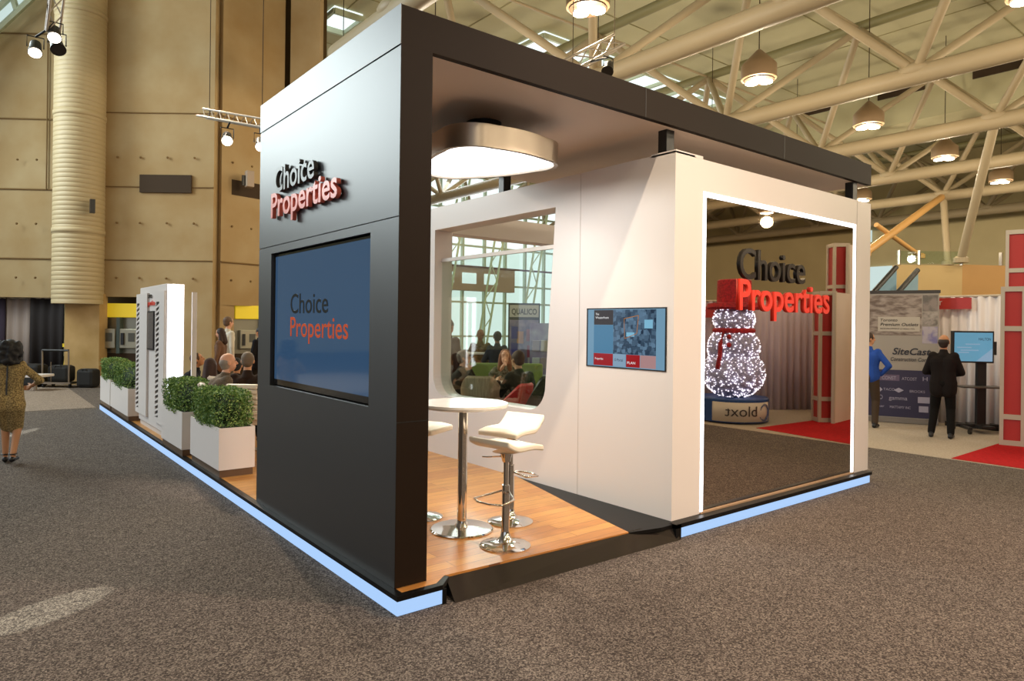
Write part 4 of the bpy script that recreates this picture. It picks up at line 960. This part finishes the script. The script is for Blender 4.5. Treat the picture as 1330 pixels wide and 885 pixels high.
def bag(off, z, sx, sy, sz, lab):
    p = p0+Rv*off; m = MB().box(-sx, sx, -sy, sy, 0, sz*1.9)
    g = thing('duffel_bag', lab, 'bag', (p.x, p.y, z), radians(-38.5)); m.build('bag_body', mat('bag_black', '#15120f', .8), g, bevel=.09)
    MB().tube([(-sx*.5, -sy*.9, sz), (-sx*.2, -sy*.9, sz*1.9), (sx*.2, -sy*.9, sz*1.9), (sx*.5, -sy*.9, sz)], .015, 6).build('strap', M_BLK, g)
dk = (p0-CAM).dot(Fv)
bag(0, .152, .30, .18, .24, 'black bag resting on the luggage trolley deck')
bag(.74, .006, .24, .2, .27, 'black bag on the floor right of the trolley'); bag(-.88, .006, .38, .24, .33, 'large black bag on the floor left of the trolley')
g = thing('wet_floor_sign', 'yellow folding floor sign leaning behind the trolley bags', 'sign', tuple(at(90, 498, dk+.8))[:2]+(0.006,), radians(-38.5))
m = MB()
m.obox((-.13, 0, .6), (1, 0, 0), (0, 1, 0), (.12, 0, 1), .03, .015, .55); m.obox((.20, 0, .6), (1, 0, 0), (0, 1, 0), (-.02, 0, 1), .03, .015, .55); m.obox((.0, 0, 1.12), (1, 0, 0), (0, 1, 0), UPV, .2, .015, .05); m.obox((.0, 0, .25), (1, 0, 0), (0, 1, 0), UPV, .2, .015, .05)
m.build('sign_frame', mat('sign_yellow', '#e8c818', .5), g); MB().box(-.1, .16, .02, .03, .3, 1.1).build('sign_face', M_GROOVE, g)
g = thing('side_table', 'low table under a white cloth behind the walking woman', 'table', tuple(at(46, 505, dk-1))[:2]+(0.006,), radians(-38.5))
MB().box(-.3, .3, -.3, .3, .35, .42).build('table_cloth', M_WHITE, g, bevel=.02); MB().tube([(0, 0, 0), (0, 0, .36)], .04, 8).build('leg', M_STEEL, g)

# ================================================================== PEOPLE
def ik(a, t, l1, l2, pole):
    d = t-a; L = min(d.length, (l1+l2)*.995); d.normalize(); t = a+d*L
    x = (l1*l1-l2*l2+L*L)/(2*L); hgt = sqrt(max(0, l1*l1-x*x)); p = pole-d*pole.dot(d); p.normalize()
    return a+d*x+p*hgt, t
SK = {'light': '#c9936c', 'tan': '#b47f58', 'dark': '#7c5238', 'pink': '#d09a7c'}
def person(label, head_px, D, floor, deg, stand=True, lean=0, hyaw=0, hpitch=0, hands=None, feet=None, top=('suit', '#2a2420'), bottom='#1d1a18', skin='light', hair=('short', '#3a2a1e'), female=False, shoe='#15110f', twist=0, vox=.011, wide=1.0, elbow_out=(.4, .4), shirt=None, fixed_h=None):
    T = at(head_px[0], head_px[1], D)
    yaw = -AY-atan2(head_px[0]-CXP, FPX)-radians(deg); tot = T.z-floor
    ln = radians(lean); sw = .90 if female else 1.0
    if stand: k = tot/(1.79-.35*(1-cos(ln))); hz = .94*k
    else: k = 1.0*(.95 if female else 1.0); hz = tot-(.52*cos(ln)+.33)*k
    V = Vector; H = V((0, 0, hz)); sp = V((0, sin(ln), cos(ln))); sd = V((cos(radians(twist)), sin(radians(twist)), 0))
    chest = H+sp*.36*k; sh = H+sp*.475*k; nk = H+sp*.53*k
    hp = ln*.45+radians(hpitch)*.3; hd = V((0, sin(hp), cos(hp))); hc = nk+hd*.165*k+V((0, .012, 0))
    off = Matrix.Rotation(yaw, 3, 'Z') @ (hc)
    g = thing('person', label, 'person', (T.x-off.x, T.y-off.y, floor+.0015), yaw)
    R3 = Matrix.Rotation(radians(hyaw), 3, 'Z') @ Matrix.Rotation(-radians(hpitch), 3, 'X')
    hl = lambda x, y, z: hc+R3 @ (V((x, y, z))*k)
    shp = {s: sh+sd*(.172*sw*wide*s*k) for s in (-1, 1)}; hip = {s: H+V((.088*s*k, 0, -.02)) for s in (-1, 1)}
    if hands is None: hands = [(-.27, .04, hz-.20*k), (.27, .04, hz-.20*k)] if stand else [(-.18, .40, hz+.22), (.18, .40, hz+.22)]
    if feet is None: feet = [(-.11, 0, .085), (.11, .03, .085)] if stand else [(-.13, .42, .085), (.13, .40, .085)]
    E_, W_2, K_, A_2 = {}, {}, {}, {}
    for i, s in enumerate((-1, 1)):
        E_[s], W_2[s] = ik(shp[s]+V((.02*s, 0, -.02)), V(hands[i]), .29*k, .25*k, V((s*elbow_out[i], -.6, -.5)))
        K_[s], A_2[s] = ik(hip[s], V(feet[i]), .43*k, .43*k, V((0, 1, .15)))
    def torso(m, f):
        for s in (-1, 1):
            m.cap(H+V((.065*s*k, 0, .0)), H+sp*.20*k+V((.055*s*k, 0, 0)), (.115*k)*sw+f, .105*k*sw+f)
            m.cap(H+sp*.20*k+V((.055*s*k, 0, 0)), chest+sd*.078*s*k*wide, .105*k*sw+f, .112*k*sw+f)
            m.cap(chest+sd*.078*s*k*wide, shp[s]-sd*.02*s+V((0, 0, -.02)), .108*k*sw+f, .058*k+f)
        m.cap(sh-V((0, 0, .01)), nk, .085*k+f*.5, .06*k+f*.3)
    def arms(m, f, a=0, b=1):
        for s in (-1, 1):
            m.cap(shp[s]+V((-.012*s, 0, -.035)), E_[s], (.052*k)*sw+f, .042*k*sw+f)
            if b: m.cap(E_[s], E_[s]+(W_2[s]-E_[s])*b, .040*k*sw+f, (.040-.014*b)*k*sw+f*.9)
    def legs(m, f, b=1, cut=.97):
        for s in (-1, 1):
            m.cap(hip[s], K_[s], .082*k+f, .058*k+f)
            if b: m.cap(K_[s], K_[s]+(A_2[s]-K_[s])*cut*b, .056*k+f, (.056-.02*b)*k+f*1.3)
    m = MB(); torso(m, 0); arms(m, 0); legs(m, 0)
    m.cap(nk-sp*.03, hc-hd*.06*k, .055*k*sw, .050*k*sw)
    m.ell(hl(0, -.008, .03), (.078*k, .098*k, .095*k), R3); m.ell(hl(0, .022, -.045), (.058*k, .068*k, .072*k), R3)
    m.cap(hl(0, .088, .012), hl(0, .108, -.022), .010*k, .014*k)       # nose
    for s in (-1, 1): m.ell(hl(.080*s, -.005, -.005), (.012*k, .020*k, .032*k), R3)
    for s in (-1, 1):
        d = (W_2[s]-E_[s]).normalized(); n_ = V((-s, .25, -.15)); n_ = (n_-d*n_.dot(d)).normalized(); c_ = d.cross(n_)
        w0 = W_2[s]
        for q in (-1.3, 0, 1.3): m.cap(w0, w0+d*.085*k+c_*.021*q*k, .019*k, .016*k)
        for q, L_ in ((-1.5, .066), (-.5, .078), (.5, .074), (1.5, .058)):
            b0 = w0+d*.085*k+c_*.020*q*k; b1 = b0+(d*.75+n_*.45).normalized()*L_*.5*k; b2 = b1+(d*.3+n_*.9).normalized()*L_*.5*k
            m.cap(b0, b1, .0095*k, .009*k, 8); m.cap(b1, b2, .009*k, .0078*k, 8)
        up = c_ if c_.dot(V((0, 1, .3))) > 0 else -c_
        b0 = w0+d*.03*k+up*.02*k; b1 = b0+(d*.6+up*.8).normalized()*.04*k; m.cap(b0, b1, .013*k, .011*k, 8); m.cap(b1, b1+(d*.8+up*.3+n_*.3).normalized()*.035*k, .011*k, .009*k, 8)
    for s in (-1, 1):
        fd = V((.12*s, 1, 0)).normalized(); m.cap(A_2[s]-V((0, 0, .045))-fd*.02, A_2[s]+fd*.13*k-V((0, 0, .055)), .036*k, .026*k)
    m.build('body', mat('skin_'+skin, SK[skin], .55, spec=.35), g, remesh=vox*.8, sm=2)
    eye = mat('eye_dark', '#1c1410', .2)
    for s in (-1, 1): MB().ell(hl(.030*s, .080, .018), (.011*k, .008*k, .007*k), R3, 8, 6).build('eye', eye, g); MB().cap(hl(.018*s, .086, .036), hl(.045*s, .076, .037), .004*k, .003*k, 6).build('eyebrow', mat('hair_'+hair[1], hair[1], .7), g)
    MB().ell(hl(0, .082, -.062), (.024*k, .010*k, .007*k), R3, 10, 6).build('mouth', mat('lips', '#9a5548', .5), g)
    # clothes
    kind, tc_ = top[:2]; tm = mat('cloth_'+tc_, tc_, .85, spec=.15, noise=top[2] if len(top) > 2 else None); bm_ = mat('cloth_'+bottom, bottom, .85, spec=.15)
    if kind != 'dress':
        m = MB(); legs(m, .016); m.ell(H+V((0, -.01, .0)), (.165*k*sw, .125*k, .12*k)); m.build('trousers', bm_, g, remesh=vox, sm=3)
    m = MB()
    if kind == 'suit':
        torso(m, .020); arms(m, .017, b=.95)
        for s in (-1, 1): m.cap(H+V((.07*s*k, 0, .0)), H+V((.075*s*k, 0 if stand else -.02, -.13*k if stand else -.02)), .118*k*sw+.02, .112*k*sw+.018)
        m.build('jacket', tm, g, remesh=vox, sm=3)
        MB().cap(nk-sp*.035*k-sd*.012, nk-sp*.005*k+sd*.0+V((0, 0, .0)), .062*k, .057*k).build('shirt_collar', mat('shirt_white', shirt or '#d8d2cc', .7), g, smooth=True)
    elif kind == 'shirt':
        torso(m, .012); arms(m, .010, b=.92); m.build('shirt', tm, g, remesh=vox, sm=3)
        MB().cap(H+V((-.085*k, 0, .03)), H+V((.085*k, 0, .03)), .128*k, .128*k).build('belt', M_BLK, g, smooth=True) if False else None
    elif kind == 'tee':
        torso(m, .012)
        for s in (-1, 1): m.cap(shp[s], shp[s]+(E_[s]-shp[s])*.35, .058*k, .055*k)
        m.build('sleeveless_top', tm, g, remesh=vox, sm=3)
    elif kind == 'dress':
        torso(m, .012); arms(m, .010, b=.35)
        for s in (-1, 1):
            m.cap(H+V((.055*s*k, -.02, 0)), H+V((.07*s*k, -.04, -.10*k)), .125*k, .142*k)
            m.cap(H+V((.07*s*k, -.04, -.10*k)), K_[s]*.6+(K_[-1]+K_[1])*.2+V((0, 0, .0)), .135*k, .098*k)
        m.cap(H+V((0, 0, -.1*k)), (K_[-1]+K_[1])/2+V((0, 0, .03)), .12*k, .085*k)
        m.build('dress', tm, g, remesh=vox, sm=4)
        m = MB(); zp = [H+sp*(.47-.42*i/9)*k+V((0, -.118*k-.012-(.012 if i > 4 else 0)+.02*(i == 0), 0)) for i in range(10)]
        m.tube(zp, .010, 6).build('back_zip', M_BLK, g, label='black zip down the back')
    for s in (-1, 1):
        fd = V((.12*s, 1, 0)).normalized(); a0 = A_2[s]; m = MB(); m.cap(a0-V((0, 0, .05))-fd*.03, a0+fd*.14*k-V((0, 0, .058)), .040*k, .030*k)
        if not female or kind != 'dress': m.cap(a0-fd*.01, a0-V((0, 0, .04)), .045*k, .042*k)
        else: m.cap(a0-fd*.045-V((0, 0, .05)), a0-fd*.05-V((0, 0, .082)), .014, .008); m.tube([a0+V((.045*cos(t_*pi/6), .045*sin(t_*pi/6), .015)) for t_ in range(12)], .010, 6, closed=True)
        m.build('shoe', mat('shoe_'+shoe, shoe, .35), g, remesh=.009, sm=1)
    # hair
    hs, hcol = hair; hm = mat('hair_'+hcol, hcol, .6, spec=.3); m = MB()
    if hs in ('short', 'long', 'curly'):
        m.ell(hl(0, -.022, .040), (.086*k, .100*k, .096*k), R3); m.ell(hl(0, -.045, -.01), (.078*k, .07*k, .075*k), R3)
        for s in (-1, 1): m.ell(hl(.066*s, -.0, .03), (.022*k, .05*k, .05*k), R3)
    if hs == 'long':
        m.cap(hl(0, -.05, 0), hl(0, -.08, -.22), .085*k, .075*k)
        for s in (-1, 1): m.cap(hl(.06*s, -.02, .02), hl(.085*s, -.03, -.20), .042*k, .045*k)
    if hs == 'curly':
        rr = random.Random(5)
        for _ in range(110):
            a = rr.uniform(0, 2*pi); z_ = rr.uniform(-.20, .10); q = 1-max(0, z_)*2.5; x_ = cos(a)*.135*q; y_ = sin(a)*.12*q-.045
            if y_ > .03: continue
            m.ell(hl(x_, y_, z_), rr.uniform(.020, .036)*k, u=10, v=7)
        m.cap(hl(0, -.05, .02), hl(0, -.06, -.16), .105*k, .10*k)
    if hs == 'balding':
        m.ell(hl(0, -.034, .005), (.085*k, .084*k, .074*k), R3); m.ell(hl(0, -.038, -.045), (.070*k, .062*k, .058*k), R3)
        for s in (-1, 1): m.ell(hl(.062*s, -.022, .0), (.022*k, .045*k, .035*k), R3)
    if hs != 'none': m.build('hair', hm, g, remesh=.010*k if hs != 'curly' else .013, sm=2)
    return g
PF = .131
# walking woman at the left
w1 = person('woman walking away at the left edge in a tan patterned dress and heels', (14, 434), 8.75, .045, 12, lean=4, female=True, top=('dress', '#a8905f', ('#675539', 70, .08)), skin='tan', hair=('curly', '#15100e'),
       hands=[(-.17, .18, 1.02), (.20, .20, .98)], feet=[(-.06, .14, .095), (.07, -.10, .13)], shoe='#120e0e', twist=-4, elbow_out=(1.0, 1.2), vox=.009)
w1.location.z = .0
person('man in a bright blue shirt, hand on hip, beside the mirror wall edge', (1129, 430), 12.9, .012, 15, top=('shirt', '#2c4fa0'), bottom='#4a3c30', skin='light', hair=('short', '#3a281c'), hands=[(-.27, .06, .80), (.19, .06, .99)], elbow_out=(.4, 2.2), hyaw=-50)
MAN = person('man in a black suit seen from behind looking at the monitor', (1226, 433), 11.75, .006, 6, top=('suit', '#1c1614'), bottom='#14110f', hair=('balding', '#2a1c14'), skin='tan', hands=[(-.14, .26, 1.10), (.14, .28, 1.08)], elbow_out=(.55, .55), feet=[(-.17, 0, .085), (.12, -.02, .085)])
# seated group at the left, on the platform
person('bald older man in a grey tweed jacket leaning to the right over the table', (297, 456), 9.0, PF, 75, False, lean=24, top=('suit', '#6b5c4c', ('#574a3e', 60, .15)), hair=('balding', '#8a7a6c'), skin='pink', hyaw=-8, hpitch=-6)
person('grey haired man in a dark brown jacket with his back to us beside the tower', (322, 455), 9.5, PF, 8, False, lean=6, top=('suit', '#2e2018'), hair=('short', '#6a5a48'), skin='light', wide=1.1)
person('woman with long brown hair seated with her back turned, left of the bald man', (274, 463), 10.2, PF, 30, False, lean=16, female=True, top=('suit', '#3a241a'), hair=('long', '#33190f'), skin='tan')
person('brown haired man in a dark suit bending over the table beside the kiosk', (257, 456), 11.9, PF, 100, False, lean=24, top=('suit', '#1c1c22'), hair=('short', '#4a2f1c'), skin='tan', hpitch=-20)
person('standing woman with long wavy brown hair facing left before the concrete wall', (286, 425), 15.0, PF, -70, True, female=True, top=('suit', '#6a5040'), hair=('long', '#2e1a12'), skin='pink', shirt='#b09a8c', hpitch=8)
person('tall man with pale shirt walking behind the standing woman', (297, 410), 16.5, 0, 60, True, lean=5, top=('shirt', '#c8c0b0'), bottom='#6a6254', hair=('short', '#5e4632'), skin='pink')
person('standing man in a black suit and white shirt right beside the black tower edge', (337, 424), 15.5, PF, -50, True, top=('suit', '#17161a'), hair=('short', '#1a1210'), skin='tan', shirt='#e8e4e0')
person('black haired seated person between the bald man and the grey haired man', (308, 463), 11.2, PF, 20, False, lean=8, top=('suit', '#121012'), hair=('short', '#0e0b0a'), skin='tan')
# people seen through the window opening
person('bald man in an olive shirt standing at a high table seen through the opening', (624, 426), 15.2, 0, 195, True, lean=6, top=('shirt', '#5a4626'), bottom='#2a2420', hair=('balding', '#6a5a4c'), skin='dark', hands=[(-.22, .30, 1.12), (.22, .30, 1.12)], wide=1.1)
person('man in a charcoal suit standing with his back to us at the high table', (646, 429), 14.3, 0, -15, True, top=('suit', '#2a2a30'), hair=('short', '#1c1412'), skin='dark', hands=[(-.2, .3, 1.1), (.24, .2, 1.05)])
person('man in a brown suit standing at the left edge of the window opening', (583, 412), 11.4, PF, 40, True, top=('suit', '#40302c'), bottom='#2e2420', hair=('short', '#4a382a'), skin='tan')
person('seated grey haired person in profile at the left of the white table', (603, 453), 10.9, PF, 95, False, lean=18, hands=[(-.15, .28, .98), (.15, .28, .98)], top=('suit', '#2c2c26'), hair=('short', '#5c5044'), skin='tan', hpitch=-8)
person('woman with long auburn hair and bare arms resting her face on her hand', (656, 452), 10.8, PF, 176, False, lean=16, female=True, top=('tee', '#4a4438', ('#8a8270', 30, .1)), bottom='#26221e', hair=('long', '#7a4420'), skin='pink', hands=[(.02, .26, 1.10), (.26, .42, .86)], hpitch=-6, vox=.009)
person('brown haired man in a dark green jacket seated by the red chair', (672, 453), 9.5, PF, -42, False, lean=20, top=('suit', '#1c211a'), hair=('short', '#4e3018'), skin='light', hands=[(-.15, .45, .92), (.15, .42, .92)], wide=1.1)

# ================================================================== CHAIRS AND TABLES
def rot_deg(deg): return -AY-radians(deg)
def lounge_chair(px, py, D, deg, label, w_=.50, seat=.44, back=.86, m=None):
    """ribbed leather chair; faces local +y; (px, py) = top centre of its back"""
    T = at(px, py, D); m = m or mat('leather_cream', '#e2d4c2', .45); g = thing('lounge_chair', label, 'chair', (T.x, T.y, PF+.001), rot_deg(deg)); b = T.z-PF
    mm = MB(); n = 7
    for i in range(n):
        z0 = seat+.04+(b-seat-.04)*i/n; z1 = seat+.04+(b-seat-.04)*(i+1)/n; y0 = .06-.08*i/n; mm.box(-w_/2, w_/2, y0-.035, y0+.035, z0+.002, z1-.002)
    mm.build('backrest', m, g, bevel=.014)
    mm = MB()
    for i in range(5): mm.box(-w_/2, w_/2, .08+i*.085, .08+(i+1)*.085-.004, seat-.03, seat+.04)
    mm.build('seat', m, g, bevel=.012)
    MB().tube([(-w_/2-.01, .45, seat), (-w_/2-.01, .06, seat), (-w_/2-.01, -.02, b-.02)], .014, 8).build('side_frame', M_CHROME, g); MB().tube([(w_/2+.01, .45, seat), (w_/2+.01, .06, seat), (w_/2+.01, -.02, b-.02)], .014, 8).build('side_frame', M_CHROME, g)
    MB().tube([(0, .26, .06), (0, .26, seat-.02)], .03, 12).build('column', M_CHROME, g)
    for k in range(5):
        a = 2*pi*k/5; MB().tube([(0, .26, .07), (.27*cos(a), .26+.27*sin(a), .03)], .018, 8, r2=.012).build('leg', M_CHROME, g)
    return g
def tub_chair(px, py, D, deg, label, m, R=.33, seat=.44, name='tub_chair'):
    T = at(px, py, D); b = T.z-PF; g = thing(name, label, 'chair', (T.x, T.y, PF+.001), rot_deg(deg))
    mm = MB(); n = 20; rows = []
    for i in range(n+1):
        a = radians(-205+230*i/n); t_ = abs(i-n/2)/(n/2); top_ = b-(b-seat-.14)*max(0, t_-.35)/.65*.8
        ro, ri = R, R-.06; cyy = R
        rows.append([mm.bm.verts.new(v) for v in ((ro*.8*cos(a), cyy+ro*.8*sin(a), .24), (ro*cos(a), cyy+ro*sin(a), top_-.03), ((ro-.03)*cos(a), cyy+(ro-.03)*sin(a), top_), (ri*cos(a), cyy+ri*sin(a), top_-.03), (ri*.8*cos(a), cyy+ri*.8*sin(a), .26))])
    for A, B in zip(rows, rows[1:]):
        for j in range(5): mm.bm.faces.new([A[j], B[j], B[(j+1) % 5], A[(j+1) % 5]])
    mm.bm.faces.new(rows[0]); mm.bm.faces.new(rows[-1][::-1]); mm.build('shell', m, g, smooth='auto')
    MB().lathe([(R*.74, seat-.16), (R*.82, seat-.02), (R*.74, seat+.02)], (0, R, 0), 28).build('seat', m, g, smooth='auto')
    for sx in (-1, 1):
        for sy in (-1, 1): MB().tube([(sx*.16, R+sy*.16, .28), (sx*.22, R+sy*.22, .0)], .014, 8).build('leg', M_CHROME, g)
    return g
lounge_chair(315, 499, 8.6, 4, 'cream ribbed leather chair with its back to us between the planters and the tower', w_=.40)
tub_chair(272, 489, 9.9, 40, 'cream tub chair behind the second hedge planter', mat('leather_beige', '#d8c2ac', .5), R=.30)
tub_chair(256, 497, 8.9, 60, 'low cream chair just right of the lit kiosk', mat('leather_beige', '#d8c2ac', .5), R=.26)
tub_chair(621, 489, 9.2, 10, 'large beige striped tub chair seen through the opening behind the bar table', mat('fabric_beige', '#b8a488', .8, noise=('#9c8a70', 9, .15, (8, 8, .3))), R=.31)
tub_chair(690, 498, 9.0, -60, 'bright red tub chair seen through the opening', mat('fabric_red', '#c4161c', .5), R=.27)
tub_chair(714, 489, 8.7, -60, 'black tub chair at the right edge of the opening', M_BLK, R=.20)
def round_table(px, py, D, R, label):
    T = at(px, py, D); hgt = T.z-PF; g = thing('round_table', label, 'table', (T.x, T.y, PF))
    MB().lathe([(R-.02, hgt-.03), (R, hgt-.015), (R, hgt), (R-.01, hgt+.004)], n=40).build('table_top', M_WHITEG, g, smooth='auto'); MB().lathe([(.03, .02), (.03, hgt-.03)], n=16).build('column', M_CHROME, g); MB().lathe([(.25, 0), (.25, .01), (.05, .03)], n=32).build('base_plate', M_CHROME, g, smooth='auto')
    return g
round_table(640, 497, 10.2, .37, 'white round table between the seated people in the opening')
round_table(300, 492, 10.7, .40, 'white round table in front of the bald man')
PF = 0.0
T = at(626, 458, 14.7); g = thing('demo_counter', 'white topped counter between the two standing men', 'counter', (T.x, T.y, PF), rot_deg(0))
MB().box(-.35, .35, -.2, .2, T.z-PF-.04, T.z-PF).build('counter_top', M_WHITEG, g, bevel=.006)
for sx in (-.3, .3): MB().box(sx-.02, sx+.02, -.15, .15, 0, T.z-PF-.04).build('leg', M_BLK, g)
# brochure stand and shelf beyond
T = at(681, 394, 14.6); g = thing('poster_stand', 'black framed poster stand with a pale header and coloured posters', 'stand', (T.x, T.y, PF), rot_deg(0)); h_ = T.z-PF; ww = .31
MB().box(-ww-.03, ww+.03, 0, .05, 0, h_).build('stand_frame', M_BLK, g)
MB().box(-ww, ww, -.01, 0, h_-.30, h_-.04).build('header_board', mat('header_pale', '#b8b4a8', .6), g)
text('header_letters', 'QUALICO', M_BLK, g, (-.27, -.011, h_-.24), (1, 0, 0), UPV, width=.54, height=.12, depth=-.002, bold=.02)
MB().box(-ww, ww, -.01, 0, .2, h_-.36).build('poster_back', mat('poster_mauve', '#9a8c9c', .6, noise=('#6c6488', 5, .1)), g)
for i, (x_, z_, c) in enumerate(((-.2, 1.7, '#3c3c8c'), (-.08, 1.6, '#c08a5c'), (.12, 1.65, '#a86a78'), (-.2, 1.35, '#3c3c8c'), (.14, 1.3, '#b04a5c'), (-.05, 1.05, '#d0ccc4'), (.16, 1.05, '#d0ccc4'))):
    MB().box(x_-.07, x_+.07, -.02, -.01, z_-.13, z_+.13).build('poster', mat('poster_%d' % i, c, .6), g)
T = at(707, 420, 14.4); g = thing('brochure_rack', 'white brochure rack right of the poster stand', 'rack', (T.x, T.y, PF), rot_deg(-5)); h_ = T.z-PF
MB().box(-.3, .3, 0, .04, 0, h_).build('rack_back', mat('rack_lilac', '#a0a4b8', .6, noise=('#7c6c98', 4, .15)), g)
for zi in range(4):
    for xi in (-.18, 0, .18): MB().obox((xi, -.05, .35+zi*.36), (1, 0, 0), (0, 1, .35), (0, -.35, 1), .075, .008, .12).build('brochure', mat('brochure_%d' % ((zi+int(xi*6)) % 3), ('#d4d0c8', '#c8d4dc', '#a8a0b0')[(zi+int(xi*6)) % 3], .6), g)
# green bench backs
T = at(640, 472, 13.6); g = thing('green_bench', 'low green upholstered bench behind the seated people', 'bench', (T.x, T.y, .132), rot_deg(0)); h_ = T.z-.132
MB().box(-.95, 1.0, 0, .14, .2, h_).build('backrest', mat('fabric_green', '#6f8040', .8), g, bevel=.04); MB().box(-.95, 1.0, -.5, 0, .2, .46).build('seat', MC['fabric_green'], g, bevel=.04); MB().box(-.9, .95, -.45, .1, 0, .2).build('base', M_BLK, g)
